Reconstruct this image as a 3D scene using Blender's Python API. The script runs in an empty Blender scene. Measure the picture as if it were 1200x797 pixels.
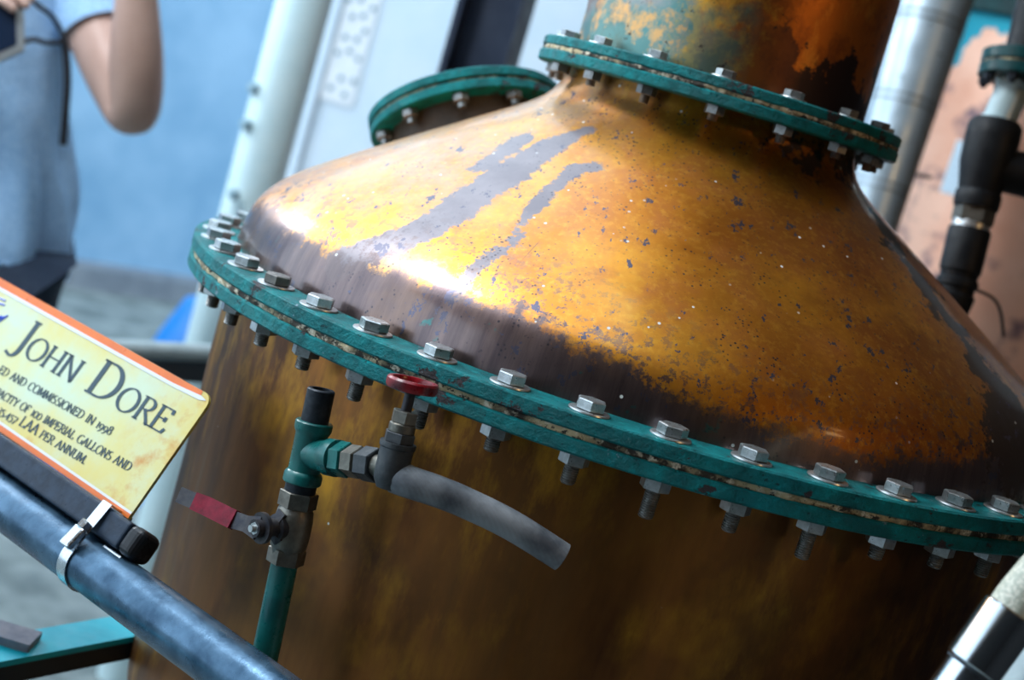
import bpy, math, random
from math import pi, sin, cos, radians, hypot, atan2, sqrt
from mathutils import Vector as V, Matrix, noise
random.seed(7)
S = bpy.context.scene
COL = S.collection

# ------------------------------------------------------------------ camera
W, H = 1200, 797
FPX, DCAM, ZC, YAW, PIT, ROLL = 1773.0022, 1.5417, 0.2048, -0.0836, 0.1495, 0.2906
Z0 = 1.20                                   # height of the big flange above the floor
CAM = V((0, -DCAM, Z0 + ZC))
cy, sy, cp, sp, cr, sr = cos(YAW), sin(YAW), cos(PIT), sin(PIT), cos(ROLL), sin(ROLL)
X0 = V((cy, -sy, 0)); FW = V((sy*cp, cy*cp, -sp)); UP0 = V((sy*sp, cy*sp, cp))
RIGHT = X0*cr + UP0*sr
UP = X0*(-sr) + UP0*cr
cd = bpy.data.cameras.new('camera'); cam = bpy.data.objects.new('camera', cd); COL.objects.link(cam)
m = Matrix.Identity(4)
for i in range(3):
    m[i][0] = RIGHT[i]; m[i][1] = UP[i]; m[i][2] = -FW[i]; m[i][3] = CAM[i]
cam.matrix_world = m
cd.sensor_width = 36; cd.lens = FPX*36/1200; cd.clip_start = .02
cd.dof.use_dof = True; cd.dof.focus_distance = 1.15; cd.dof.aperture_fstop = 5.0
S.camera = cam

# ------------------------------------------------------------------ world, light, exposure
wd = bpy.data.worlds.new('overcast_sky'); S.world = wd; wd.use_nodes = True
bg = wd.node_tree.nodes['Background']
bg.inputs[0].default_value = (.66, .83, 1.0, 1); bg.inputs[1].default_value = 1.9
S.view_settings.view_transform = 'Standard'; S.view_settings.look = 'None'
S.view_settings.gamma = 1; S.view_settings.use_curve_mapping = False
S.view_settings.exposure = 0.5

def area(name, loc, target, sx, sy_, power, color):
    l = bpy.data.lights.new(name, 'AREA'); l.shape = 'RECTANGLE'; l.size = sx; l.size_y = sy_
    l.energy = power; l.color = color
    o = bpy.data.objects.new(name, l); COL.objects.link(o); o.location = loc
    o.rotation_euler = (V(target)-V(loc)).to_track_quat('-Z', 'Y').to_euler()
    return o
area('roof_light', (-1.50, -.42, 2.95), (-.15, -.1, 1.3), .62, .42, 28, (.93, .97, 1))
area('added_shoulder_light', (-2.55, 1.30, 2.25), (-.3, -.2, 1.25), .35, .5, 16, (.95, .98, 1))  # added light with no known source, makes the left shoulder highlight
area('workshop_lamp', (2.1, -1.7, 2.3), (.2, -.3, 1.3), .22, .22, 3.6, (1, .58, .24))

# ------------------------------------------------------------------ pixel helpers (a pixel gives a direction)
def ray(x, y):
    a, b = x-W/2, y-H/2
    return RIGHT*(a/FPX) - UP*(b/FPX) + FW
def at(x, y, t): return CAM + ray(x, y)*t               # at depth t
def at_z(x, y, z):
    d = ray(x, y); return CAM + d*((z-CAM.z)/d.z)
def at_y(x, y, yy):
    d = ray(x, y); return CAM + d*((yy-CAM.y)/d.y)
def at_cyl(x, y, R):
    d = ray(x, y); a = d.x**2+d.y**2; b = 2*(CAM.x*d.x+CAM.y*d.y); c = CAM.x**2+CAM.y**2-R*R
    q = b*b-4*a*c
    t = (-b-sqrt(max(q, 0)))/(2*a); return CAM + d*t

# ------------------------------------------------------------------ materials
MATS = {}
class N:
    def __init__(s, name):
        s.m = bpy.data.materials.new(name); s.m.use_nodes = True; s.t = s.m.node_tree
        s.b = s.t.nodes['Principled BSDF']; MATS[name] = s.m
        s.co = s.t.nodes.new('ShaderNodeTexCoord').outputs['Object']
    def new(s, k): return s.t.nodes.new(k)
    def link(s, a, b): s.t.links.new(a, b)
    def val(s, inp, v):
        if hasattr(v, 'links'): s.link(v, inp)
        elif isinstance(v, tuple): inp.default_value = v if len(v) == 4 or inp.type == 'VECTOR' else v+(1,)
        else: inp.default_value = v
    def map(s, scale=(1, 1, 1), loc=(0, 0, 0), src=None):
        n = s.new('ShaderNodeMapping'); n.inputs['Scale'].default_value = scale; n.inputs['Location'].default_value = loc
        s.link(src or s.co, n.inputs['Vector']); return n.outputs[0]
    def noise(s, scale, detail=4, rough=.55, vec=None, dist=0):
        n = s.new('ShaderNodeTexNoise'); n.inputs['Scale'].default_value = scale; n.inputs['Detail'].default_value = detail
        n.inputs['Roughness'].default_value = rough; n.inputs['Distortion'].default_value = dist
        s.link(vec or s.co, n.inputs['Vector']); return n.outputs[0]
    def voro(s, scale, vec=None, rnd=1):
        n = s.new('ShaderNodeTexVoronoi'); n.inputs['Scale'].default_value = scale; n.inputs['Randomness'].default_value = rnd
        s.link(vec or s.co, n.inputs['Vector']); return n
    def step(s, v, a, b, lo=0., hi=1.):
        n = s.new('ShaderNodeMapRange'); n.inputs[1].default_value = a; n.inputs[2].default_value = b
        n.inputs[3].default_value = lo; n.inputs[4].default_value = hi; s.val(n.inputs[0], v); return n.outputs[0]
    def math(s, op, a, b=0.):
        n = s.new('ShaderNodeMath'); n.operation = op; s.val(n.inputs[0], a); s.val(n.inputs[1], b); return n.outputs[0]
    def mix(s, f, a, b):
        n = s.new('ShaderNodeMix'); n.data_type = 'RGBA'; s.val(n.inputs[0], f); s.val(n.inputs[6], a); s.val(n.inputs[7], b); return n.outputs[2]
    def attr(s, name):
        n = s.new('ShaderNodeAttribute'); n.attribute_name = name; return n.outputs['Fac']
    def sep(s, v=None):
        n = s.new('ShaderNodeSeparateXYZ'); s.link(v or s.co, n.inputs[0]); return n.outputs
    def set(s, color=None, rough=None, metal=None, spec=None, coat=None):
        if color is not None: s.val(s.b.inputs['Base Color'], color)
        if rough is not None: s.val(s.b.inputs['Roughness'], rough)
        if metal is not None: s.val(s.b.inputs['Metallic'], metal)
        if spec is not None: s.val(s.b.inputs['Specular IOR Level'], spec)
        if coat is not None: s.val(s.b.inputs['Coat Weight'], coat)
        return s
    def bump(s, h, strength=.3, dist=.002):
        n = s.new('ShaderNodeBump'); n.inputs['Strength'].default_value = strength; n.inputs['Distance'].default_value = dist
        s.val(n.inputs['Height'], h); s.link(n.outputs[0], s.b.inputs['Normal']); return s

def simple(name, c1, c2=None, scale=40, rough=.5, metal=0., bump=0., bd=.001):
    n = N(name)
    if c2 is None: n.set(c1, rough, metal)
    else:
        f = n.noise(scale, 5, .6)
        n.set(n.mix(n.step(f, .35, .65), c1, c2), n.step(n.noise(scale*1.7), .3, .7, max(rough-.1, .02), min(rough+.1, 1)), metal)
    if bump: n.bump(n.noise(scale*2, 6, .65), bump, bd)
    return n

def mat_dome():
    n = N('tarnished_copper_dome')
    big = n.noise(6, 5, .6); fine = n.noise(60, 6, .7); mid = n.noise(22, 6, .65)
    c = n.mix(n.step(big, .36, .64), (.56, .185, .018), (.88, .39, .035))
    c = n.mix(n.step(mid, .48, .7), c, (.56, .19, .04))
    c = n.mix(n.math('MULTIPLY', n.step(n.attr('angle'), -1.75, -1.0, 0, .8), n.step(n.noise(11, 7, .7, n.map((1, 1, 1), (6, 1, 4))), .36, .60)), c, (.34, .10, .022))
    c = n.mix(n.math('MULTIPLY', n.step(n.attr('angle'), -1.75, -2.35, 0, .9), n.step(n.noise(1, 8, .74, n.map((16, 9, 16), (2, 9, 4))), .38, .62)), c, (.46, .30, .19))
    c = n.mix(n.step(n.noise(140, 3, .7), .5, .75, 0, .5), c, (.90, .48, .06))
    # streaks of bare grey tarnish
    st = n.math('ADD', n.attr('streak'), n.step(n.noise(120, 8, .78), .3, .7, -.007, .005))
    st = n.math('ADD', st, n.step(mid, .3, .7, -.005, .003))
    stm = n.step(st, -.0008, .0008, 1, 0)
    grey = n.mix(n.step(mid, .35, .65), (.19, .155, .165), (.26, .22, .23))
    # dark band on the shoulder; attribute is height below its ragged edge
    bd = n.math('ADD', n.attr('band'), n.step(n.noise(45, 9, .76), .3, .7, -.013, .013))
    bdm = n.math('MAXIMUM', n.step(bd, -.003, .006, 0, 1), n.math('MULTIPLY', n.step(bd, -.055, .0), n.step(n.noise(95, 6, .75, n.map((1, 1, 1), (2, 2, 5))), .52, .57)))
    # brushed look of the band: streaks running up and down
    an = n.attr('angle')
    comb = n.new('ShaderNodeCombineXYZ'); n.link(an, comb.inputs[0]); n.link(n.sep()[2], comb.inputs[1])
    br = n.noise(1, 6, .75, n.map((26, 5, 1), src=comb.outputs[0]))
    bandc = n.mix(n.step(br, .32, .72), (.10, .07, .075), (.23, .155, .14))
    bandc = n.mix(n.step(n.noise(9, 4, .6), .5, .68, 0, .7), bandc, (.30, .17, .10))
    bandc = n.mix(n.step(n.noise(30, 4, .6), .66, .70, 0, .6), bandc, (.02, .22, .20))
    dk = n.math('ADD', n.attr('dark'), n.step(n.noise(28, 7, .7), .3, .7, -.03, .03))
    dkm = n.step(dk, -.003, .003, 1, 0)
    c = n.mix(stm, c, grey)
    c = n.mix(bdm, c, bandc)
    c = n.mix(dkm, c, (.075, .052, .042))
    # dark pits in drifts
    v = n.voro(230); pits = n.math('MULTIPLY', n.step(v.outputs['Distance'], .16, .30, 1, 0), n.step(n.noise(9, 4, .6, n.map((1, 1, 1), (3, 1, 2))), .42, .55))
    c = n.mix(n.math('MULTIPLY', pits, n.step(n.noise(60, 4, .65), .50, .56)), c, (.06, .05, .06))
    sc = n.noise(1, 5, .72, n.map((75, 38, 60), (1, 5, 2)))
    c = n.mix(n.step(sc, .615, .63), c, (.11, .10, .14))
    ln = n.step(n.attr('scratch'), -.0002, .0006, 1, 0); c = n.mix(ln, c, (.10, .07, .06))
    # white paint specks
    v2 = n.voro(55); sp_ = n.math('MULTIPLY', n.step(v2.outputs['Distance'], .06, .085, 1, 0), n.step(n.noise(23, 2), .47, .52))
    c = n.mix(sp_, c, (.75, .75, .70))
    metal = n.math('SUBTRACT', n.math('SUBTRACT', .92, n.math('MULTIPLY', stm, .35)), n.math('MULTIPLY', sp_, .9))
    rough = n.math('ADD', n.step(mid, .3, .7, .34, .46), n.math('MULTIPLY', dkm, .2))
    rough = n.math('ADD', rough, n.math('MULTIPLY', bdm, -.06))
    n.set(c, rough, metal)
    n.bump(n.math('ADD', n.math('MULTIPLY', fine, .4), n.math('MULTIPLY', big, 2.0)), .25, .002)
    n.set(coat=.45); n.b.inputs['Coat Roughness'].default_value = .12
    return n.m

def mat_body():
    n = N('brown_copper_body')
    st = n.noise(1, 6, .65, n.map((26, 26, 2.2))); st2 = n.noise(1, 5, .6, n.map((9, 9, 3), (4, 2, 1))); cl = n.noise(5, 4, .6)
    c = n.mix(n.step(st2, .36, .64), (.10, .038, .015), (.34, .13, .032))
    c = n.mix(n.step(st, .45, .68), c, (.20, .085, .028))
    c = n.mix(n.math('MULTIPLY', n.step(n.noise(1, 6, .7, n.map((16, 16, 6), (3, 9, 2))), .47, .64, 0, .9), n.step(cl, .44, .58)), c, (.62, .29, .03))
    c = n.mix(n.step(n.noise(6, 5, .62, n.map((1, 1, .7), (5, 3, 8))), .48, .66, 0, .8), c, (.045, .028, .02))
    c = n.mix(n.step(n.noise(1, 4, .6, n.map((14, 14, 1.2), (7, 7, 7))), .62, .72, 0, .5), c, (.30, .24, .18))
    v = n.voro(45); c = n.mix(n.math('MULTIPLY', n.step(v.outputs['Distance'], .03, .06, 1, 0), n.step(n.noise(20), .56, .6)), c, (.6, .6, .55))
    n.set(c, n.step(st, .3, .7, .34, .48), .9)
    n.bump(n.noise(1, 5, .6, n.map((30, 30, 4))), .12, .002)
    return n.m

def mat_neck():
    n = N('weathered_copper_neck')
    an = n.attr('angle')          # metres along the girth, 0 at the front, negative to the left
    mid = n.noise(24, 8, .74); fine = n.noise(75, 6, .7)
    g = n.math('ADD', an, n.step(mid, .3, .7, -.06, .06))
    c = n.mix(n.step(g, -.045, -.02), (.24, .25, .235), (.56, .17, .025))
    c = n.mix(n.math('MULTIPLY', n.step(g, -.055, -.03), n.step(g, -.015, .012, 1, 0)), c, (.85, .42, .05))
    c = n.mix(n.step(n.noise(26, 8, .74, n.map((1, 1, .7), (2, 3, 1))), .48, .62, 0, .85), c, (.26, .075, .022))
    c = n.mix(n.step(n.noise(22, 8, .72, n.map((1, 1, .5), (8, 3, 4))), .57, .66, 0, .8), c, (.72, .30, .05))
    z = n.sep()[2]
    low = n.math('ADD', z, n.step(n.noise(14, 6, .66, n.map((1, 1, 1), (1, 6, 2))), .3, .7, -.055, .055))
    c = n.mix(n.math('MULTIPLY', n.step(low, 1.520, 1.528, 1, 0), n.step(an, -.02, .07)), c, (.05, .03, .028))
    c = n.mix(n.math('MULTIPLY', n.step(low, 1.500, 1.535, .6, 0), n.step(an, .0, .02, 1, 0)), c, (.02, .20, .18))
    c = n.mix(n.math('MULTIPLY', n.step(g, -.05, -.07), n.step(n.noise(15, 6, .7, n.map((1, 1, 1), (9, 9, 1))), .54, .62, 0, .9)), c, (.62, .33, .12))
    c = n.mix(n.step(fine, .62, .66), c, (.05, .035, .03))
    n.set(c, n.step(mid, .3, .7, .36, .52), .88)
    n.bump(fine, .15, .002)
    return n.m

def mat_flange(name='teal_flange_paint', a=(.0, .115, .122), b=(.0, .245, .255)):
    n = N(name)
    f = n.noise(35, 6, .65); ch = n.noise(24, 7, .7, n.map((1, 1, 1.6), (5, 1, 9)))
    c = n.mix(n.step(f, .35, .65), a, b)
    c = n.mix(n.step(n.noise(70, 6, .75), .54, .66, 0, .6), c, (.0, .34, .36))
    chm = n.step(ch, .60, .615)
    c = n.mix(chm, c, (.05, .04, .042))
    c = n.mix(n.step(n.noise(60, 6, .7, n.map((1, 1, 1), (2, 8, 3))), .665, .68, 0, .8), c, (.26, .36, .42))
    c = n.mix(n.step(n.noise(1, 6, .75, n.map((70, 70, 110), (4, 4, 2))), .61, .65, 0, .85), c, (.0, .022, .028))
    n.set(c, n.step(f, .3, .7, .34, .5), 0., .22)
    n.bump(n.math('SUBTRACT', n.noise(95, 7, .72), n.math('MULTIPLY', chm, .5)), 1.0, .006)
    return n.m

def mat_gasket():
    n = N('fibre_gasket')
    f = n.noise(90, 5, .7)
    c = n.mix(n.step(n.noise(20, 5, .65), .44, .56), (.035, .03, .022), (.50, .41, .24))
    c = n.mix(n.step(f, .52, .62), c, (.66, .60, .46))
    c = n.mix(n.step(n.noise(150, 4, .7, n.map((1, 1, 1), (3, 3, 3))), .54, .6), c, (.03, .025, .02))
    n.set(c, .85, 0.); n.bump(f, .8, .003); return n.m

def mat_sign():
    n = N('parchment_print')
    a = n.noise(14, 6, .6); b = n.noise(26, 6, .65, n.map((1, 1, 1), (4, 4, 4)))
    z = n.sep()
    c = n.mix(n.step(a, .4, .62), (.50, .60, .44), (.58, .56, .24))
    edge = n.math('MAXIMUM', n.step(z[0], -.09, .0), n.math('MAXIMUM', n.step(z[1], .045, .0, 0, .9), n.step(z[1], .09, .125, 0, .6)))
    c = n.mix(n.math('MULTIPLY', edge, n.step(a, .3, .6, .3, 1)), c, (.60, .46, .085))
    c = n.mix(n.math('MULTIPLY', n.step(b, .52, .70), n.step(edge, .2, .7)), c, (.50, .22, .03))
    n.set(c, .32, 0.); return n.m

simple('steel_bolt', (.52, .56, .57), (.36, .38, .38), 160, .34, .85, .2)
simple('dark_bolt', (.10, .10, .10), (.17, .16, .14), 160, .5, .7, .2)
simple('thread_steel', (.34, .34, .33), (.22, .21, .2), 200, .42, .85)
simple('washer_steel', (.60, .64, .65), (.44, .46, .46), 90, .34, .8)
simple('black_iron', (.014, .017, .022), (.03, .036, .045), 120, .42, .3, .3)
simple('valve_brass_grey', (.13, .125, .105), (.22, .205, .175), 110, .42, .75, .35)
simple('cast_valve_dark', (.035, .042, .05), (.07, .076, .08), 120, .5, .4, .5)
simple('green_pipe_paint', (.003, .075, .07), (.006, .13, .12), 60, .33, 0, .3)
simple('red_paint', (.36, .006, .014), (.07, .006, .012), 60, .32, 0, .2)
simple('pink_red_sleeve', (.22, .004, .022), (.12, .003, .014), 120, .5, 0, .25)
simple('lever_steel', (.035, .036, .045), (.065, .06, .06), 120, .42, .5, .2)
def mat_hose():
    n = N('grey_rubber_hose')
    w = n.new('ShaderNodeTexWave'); w.inputs['Scale'].default_value = 130; w.bands_direction = 'DIAGONAL'; w.inputs['Distortion'].default_value = .6
    n.link(n.co, w.inputs['Vector'])
    c = n.mix(n.step(n.noise(26, 5), .38, .62), (.06, .07, .085), (.24, .26, .28))
    n.set(c, .48, 0.); n.bump(w.outputs[1], .22, .0006)
mat_hose()
simple('hose_bore', (.02, .016, .014), None)
simple('rail_steel', (.018, .055, .10), (.085, .165, .25), 30, .3, .6, .4)
simple('black_bar', (.010, .017, .030), (.02, .034, .058), 80, .35, .1, .5)
simple('black_plastic', (.010, .011, .013), (.018, .019, .022), 60, .3, 0)
simple('clamp_steel', (.66, .70, .74), (.50, .54, .58), 120, .24, .95)
simple('orange_print', (.72, .15, .006), (.62, .12, .006), 30, .34)
simple('white_print', (.62, .64, .68), None, rough=.3)
simple('ink', (.006, .035, .055), None, rough=.4)
simple('blue_ink', (.02, .09, .65), None, rough=.4)
simple('concrete_floor', (.11, .135, .13), (.27, .305, .29), 7, .75, 0, .4, .004)
simple('blue_wall', (.18, .34, .49), (.29, .46, .61), 2.2, .85, 0, .5, .01)
simple('white_wall', (.70, .83, .92), (.80, .89, .95), 4, .8, 0, .4, .006)
simple('port_shade_brown', (.05, .04, .032), (.10, .075, .055), 30, .7, .2, .4)  # dark brown puts the shade under the port flange into the colour
simple('dark_wall', (.016, .015, .016), (.03, .027, .026), 3, .9)
simple('ceiling_boards', (.38, .215, .105), (.48, .29, .15), 3, .9)
simple('dark_kerb', (.14, .16, .19), (.24, .26, .28), 6, .8)
simple('pale_pipe', (.60, .78, .80), (.68, .84, .85), 12, .35)
simple('conduit_grey', (.52, .60, .66), (.62, .68, .72), 20, .5)
simple('vent_white', (.93, .95, .96), (.86, .90, .93), 18, .6)
simple('vent_hole', (.25, .38, .44), None, rough=.8)
simple('dark_post_paint', (.016, .024, .045), (.03, .04, .065), 14, .45)
simple('galvanised', (.40, .50, .57), (.48, .58, .64), 25, .36, .5, .1)
simple('galvanised_seam', (.28, .32, .35), None, rough=.4, metal=.8)
simple('tube_grey', (.34, .42, .44), (.44, .52, .53), 30, .5)
simple('tube_dark', (.03, .04, .05), None, rough=.6)
simple('blue_plastic', (.004, .19, .58), (.005, .22, .64), 8, .4)
simple('teal_frame_paint', (.0, .42, .54), (.0, .50, .62), 30, .4, 0, .3)
simple('frame_shade', (.012, .016, .02), None, rough=.6)  # black stands in for shade on the side of the teal beams
simple('flat_bar_grey', (.17, .17, .21), (.25, .24, .27), 70, .6, .2, .5)
simple('rubber_black', (.006, .007, .009), (.011, .013, .015), 60, .5, 0, .15)
simple('dark_teal', (.002, .032, .034), (.004, .055, .058), 70, .34, 0, .4)
simple('polished_steel', (.62, .70, .76), None, rough=.16, metal=1.)
simple('sight_glass', (.40, .52, .54), None, rough=.12)
def mat_braid():
    n = N('braided_hose'); w = n.voro(420)
    n.set(n.mix(n.step(w.outputs['Distance'], .35, .6), (.62, .60, .50), (.40, .42, .34)), .55, 0.); n.bump(w.outputs['Distance'], .4, .001)
mat_braid()
def mat_vessel():
    n = N('rosy_copper_vessel')
    a = n.noise(3.2, 5, .6); z = n.sep()[2]
    c = n.mix(n.step(a, .4, .6), (.66, .32, .21), (.80, .47, .34))
    c = n.mix(n.step(n.noise(6.5, 4, .6, n.map((1, 1, 1), (3, 5, 7))), .53, .60, 0, .9), c, (.13, .085, .11))
    c = n.mix(n.step(n.math('ADD', z, n.step(n.noise(9, 3), .3, .7, -.13, .13)), -.05, -.035), c, (.008, .26, .34))
    n.set(c, .42, .55); return n.m
mat_vessel()
def mat_paper():
    n = N('label_paper'); z = n.sep()[2]
    w = n.math('SINE', n.math('MULTIPLY', z, 420.))
    n.set(n.mix(n.step(w, .72, .9, 0, .45), (.62, .76, .86), (.26, .36, .44)), .6, 0.)
mat_paper()
def mat_shirt():
    n = N('blue_heather_jersey')
    c = n.mix(n.step(n.noise(160, 4, .7), .35, .65), (.27, .48, .76), (.44, .66, .90))
    n.set(c, .9, 0.); n.bump(n.noise(9, 4, .5), .6, .02)
mat_shirt()
simple('navy_denim', (.012, .022, .045), (.02, .034, .06), 90, .85)
simple('skin', (.56, .35, .28), (.64, .41, .33), 14, .48)
simple('dark_hair', (.03, .02, .014), (.05, .035, .025), 60, .6)
simple('shoe_leather', (.03, .03, .03), None, rough=.6)
simple('eye_white', (.7, .7, .68), None, rough=.3)
simple('lip', (.42, .18, .16), None, rough=.5)
simple('screen_navy', (.010, .022, .05), None, rough=.18)
simple('silver_case', (.50, .54, .56), None, rough=.3, metal=.7)
simple('strap_black', (.008, .010, .016), None, rough=.6)
for k in ('rubber_black', 'black_plastic', 'black_iron', 'dark_post_paint', 'dark_teal', 'black_bar', 'lever_steel', 'pink_red_sleeve'): MATS[k].node_tree.nodes['Principled BSDF'].inputs['Specular IOR Level'].default_value = .22
mat_dome(); mat_body(); mat_neck(); mat_flange(); mat_gasket(); mat_sign()

# ------------------------------------------------------------------ mesh builder
class MB:
    def __init__(s): s.v = []; s.f = []
    def add(s, vs, fs):
        o = len(s.v); s.v += [V(p) for p in vs]; s.f += [tuple(i+o for i in f) for f in fs]; return s
    def box(s, c, size, M=None):
        hx, hy, hz = size[0]/2, size[1]/2, size[2]/2
        vs = [V((x*hx, y*hy, z*hz)) for x in (-1, 1) for y in (-1, 1) for z in (-1, 1)]
        vs = [(M @ p if M else p) + V(c) for p in vs]
        return s.add(vs, [(0, 1, 3, 2), (4, 6, 7, 5), (0, 4, 5, 1), (2, 3, 7, 6), (0, 2, 6, 4), (1, 5, 7, 3)])
    def lathe(s, prof, n=32, M=None, hexa=False, closed=False):
        vs = []; fs = []
        for r, z in prof:
            for k in range(n):
                a = 2*pi*k/n
                p = V((r*cos(a), r*sin(a), z)); vs.append(M @ p if M else p)
        L = len(prof)
        for i in range(L-1 if not closed else L):
            j = (i+1) % L
            for k in range(n):
                k2 = (k+1) % n
                fs.append((i*n+k, i*n+k2, j*n+k2, j*n+k))
        if not closed:
            if prof[0][0] > 1e-6: fs.append(tuple(range(n-1, -1, -1)))
            if prof[-1][0] > 1e-6: fs.append(tuple((L-1)*n+k for k in range(n)))
        return s.add(vs, fs)
    def tube(s, path, rad, n=16, caps=True, flat=None):
        path = [V(p) for p in path]
        if not isinstance(rad, (list, tuple)): rad = [rad]*len(path)
        vs = []; fs = []; nrm = None
        for i, p in enumerate(path):
            t = (path[min(i+1, len(path)-1)]-path[max(i-1, 0)]).normalized()
            if nrm is None:
                nrm = t.orthogonal().normalized()
                if abs(t.z) < .95: nrm = (V((0, 0, 1))-t*t.z).normalized()
            nrm = (nrm-t*nrm.dot(t)).normalized(); bn = t.cross(nrm)
            for k in range(n):
                a = 2*pi*k/n; vs.append(p+(nrm*cos(a)*(flat or 1)+bn*sin(a))*rad[i])
        for i in range(len(path)-1):
            for k in range(n):
                k2 = (k+1) % n; fs.append((i*n+k, i*n+k2, (i+1)*n+k2, (i+1)*n+k))
        if caps:
            fs.append(tuple(range(n-1, -1, -1))); L = len(path)-1; fs.append(tuple(L*n+k for k in range(n)))
        return s.add(vs, fs)
    def mesh(s, name, mat, smooth=True, ang=35):
        me = bpy.data.meshes.new(name); me.from_pydata([tuple(p) for p in s.v], [], s.f); me.update()
        me.materials.append(MATS[mat])
        import bmesh
        bm = bmesh.new(); bm.from_mesh(me); bmesh.ops.recalc_face_normals(bm, faces=bm.faces[:]); bm.to_mesh(me); bm.free()
        if smooth:
            me.polygons.foreach_set('use_smooth', [True]*len(me.polygons))
            me.set_sharp_from_angle(angle=radians(ang))
        return me
    def build(s, name, mat, parent=None, smooth=True, ang=35):
        """world-space vertices; the parent may be an Empty or a mesh part"""
        return link(name, s.mesh(name, mat, smooth, ang), parent)

def wloc(o):
    v = V((0, 0, 0))
    while o is not None: v += o.location; o = o.parent
    return v
def link(name, me, parent=None):
    o = bpy.data.objects.new(name, me); COL.objects.link(o)
    if parent is not None: o.parent = parent; o.location = -wloc(parent)
    return o
def thing(name, label, cat, loc, group=None):
    o = bpy.data.objects.new(name, None); COL.objects.link(o); o.location = loc; o.empty_display_size = .05
    return tag(o, label, cat, group)
def tag(o, label, cat, group=None):
    o['label'] = label; o['category'] = cat
    if group: o['group'] = group
    return o
def struct(o): o['kind'] = 'structure'; return o
def place(name, me, parent, M):
    """a mesh in its own local frame, put at world matrix M under an unrotated parent"""
    o = bpy.data.objects.new(name, me); COL.objects.link(o)
    o.parent = parent; o.matrix_local = Matrix.Translation(-wloc(parent)) @ M; return o
def sub(name, me, part):
    """a sub-part sharing the local frame of its part"""
    o = bpy.data.objects.new(name, me); COL.objects.link(o); o.parent = part; return o
def frame(o, z, x=None):
    z = V(z).normalized(); x = V(x) if x is not None else z.orthogonal()
    x = (x-z*x.dot(z)).normalized(); y = z.cross(x)
    M = Matrix.Identity(4)
    for i in range(3): M[i][0] = x[i]; M[i][1] = y[i]; M[i][2] = z[i]; M[i][3] = o[i]
    return M
def crom(pts, n=6):
    out = []
    for i in range(len(pts)-1):
        p0, p1, p2, p3 = pts[max(i-1, 0)], pts[i], pts[i+1], pts[min(i+2, len(pts)-1)]
        for k in range(n):
            t = k/n
            out.append(tuple(.5*((2*b)+(-a+c)*t+(2*a-5*b+4*c-d)*t*t+(-a+3*b-3*c+d)*t**3) for a, b, c, d in zip(p0, p1, p2, p3)))
    out.append(tuple(pts[-1])); return out
def path(px, n=6): return [V(p) for p in crom([tuple(p) for p in px], n)]

# ------------------------------------------------------------------ the setting
fl = MB().box((0, 3, -.06), (16, 18, .12)).build('floor', 'concrete_floor', smooth=False); struct(fl)
wl_p = V((-2.75, 5.27, 0)); wl_d = V((.654, .757, 0)).normalized(); wl_n = V((-wl_d.y, wl_d.x, 0))
def slab(p, d, n, a, b, z0, z1, t):
    mb = MB(); vs = []
    for s_ in (a, b):
        for w_ in (0, t):
            for z in (z0, z1): vs.append(p+d*s_+n*w_+V((0, 0, z)))
    return mb.add(vs, [(0, 1, 3, 2), (4, 6, 7, 5), (0, 4, 5, 1), (2, 3, 7, 6), (0, 2, 6, 4), (1, 5, 7, 3)])
struct(slab(wl_p, wl_d, wl_n, -4.5, 5.5, 0, 3.0, .2).build('wall_left', 'blue_wall', smooth=False))
struct(slab(wl_p, wl_d, -wl_n, -4.4, 5.4, 0, .11, .16).build('baseboard_left', 'dark_kerb', smooth=False))
YB = 3.30
xl = at_y(330, 100, YB).x
struct(MB().box(((xl+3.4)/2, YB+.1, 1.75), (3.4-xl, .2, 3.5)).build('wall_back', 'white_wall', smooth=False))
struct(MB().box((2.6, -.5, 1.5), (.15, 7.6, 3.0)).build('wall_right', 'dark_wall', smooth=False))
struct(MB().box((-.35, -4.3, 1.5), (6.0, .15, 3.0)).build('wall_front', 'dark_wall', smooth=False))
struct(MB().box((1.3, -.5, 3.05), (2.75, 7.7, .1)).box((-1.72, -2.95, 3.05), (3.29, 2.8, .1)).build('ceiling', 'ceiling_boards', smooth=False))

# ------------------------------------------------------------------ copper pot still
DOME = crom([(.421, -.002), (.4195, .012), (.416, .03), (.410, .046), (.400, .060), (.385, .0745), (.366, .089), (.3435, .104), (.3205, .1195),
             (.297, .1345), (.273, .150), (.249, .165), (.2255, .180), (.2, .196), (.177, .211), (.162, .2235), (.1535, .236), (.150, .247), (.1485, .2545)], 4)
def shift(z): return -.0045*min(max(z/.25, 0), 1.3)
def dome_R(z):
    for (r0, z0), (r1, z1) in zip(DOME, DOME[1:]):
        if z0 <= z <= z1: return r0+(r1-r0)*(z-z0)/(z1-z0)
    return DOME[0][0] if z < 0 else DOME[-1][0]
def dome_hit(x, y):
    d = ray(x, y); t = .7
    while t < 1.75:
        p = CAM+d*t; z = p.z-Z0
        if -.002 < z < .25 and hypot(p.x-shift(z), p.y) < dome_R(z): return p
        t += .0015
    return None
still = thing('copper_pot_still', 'large copper pot still with teal bolted flanges and a domed top', 'pot still', (0, 0, 0))
# body
bp = [(.0, .585), (.12, .59), (.25, .615), (.34, .65), (.395, .70), (.416, .76), (.4185, .82)] 
prof = crom(bp, 4)+[(.4165, .88), (.4165, 1.0), (.418, 1.10), (.418, Z0-.0265)]
body = MB().lathe(prof, 128).build('body', 'brown_copper_body', still)
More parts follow.
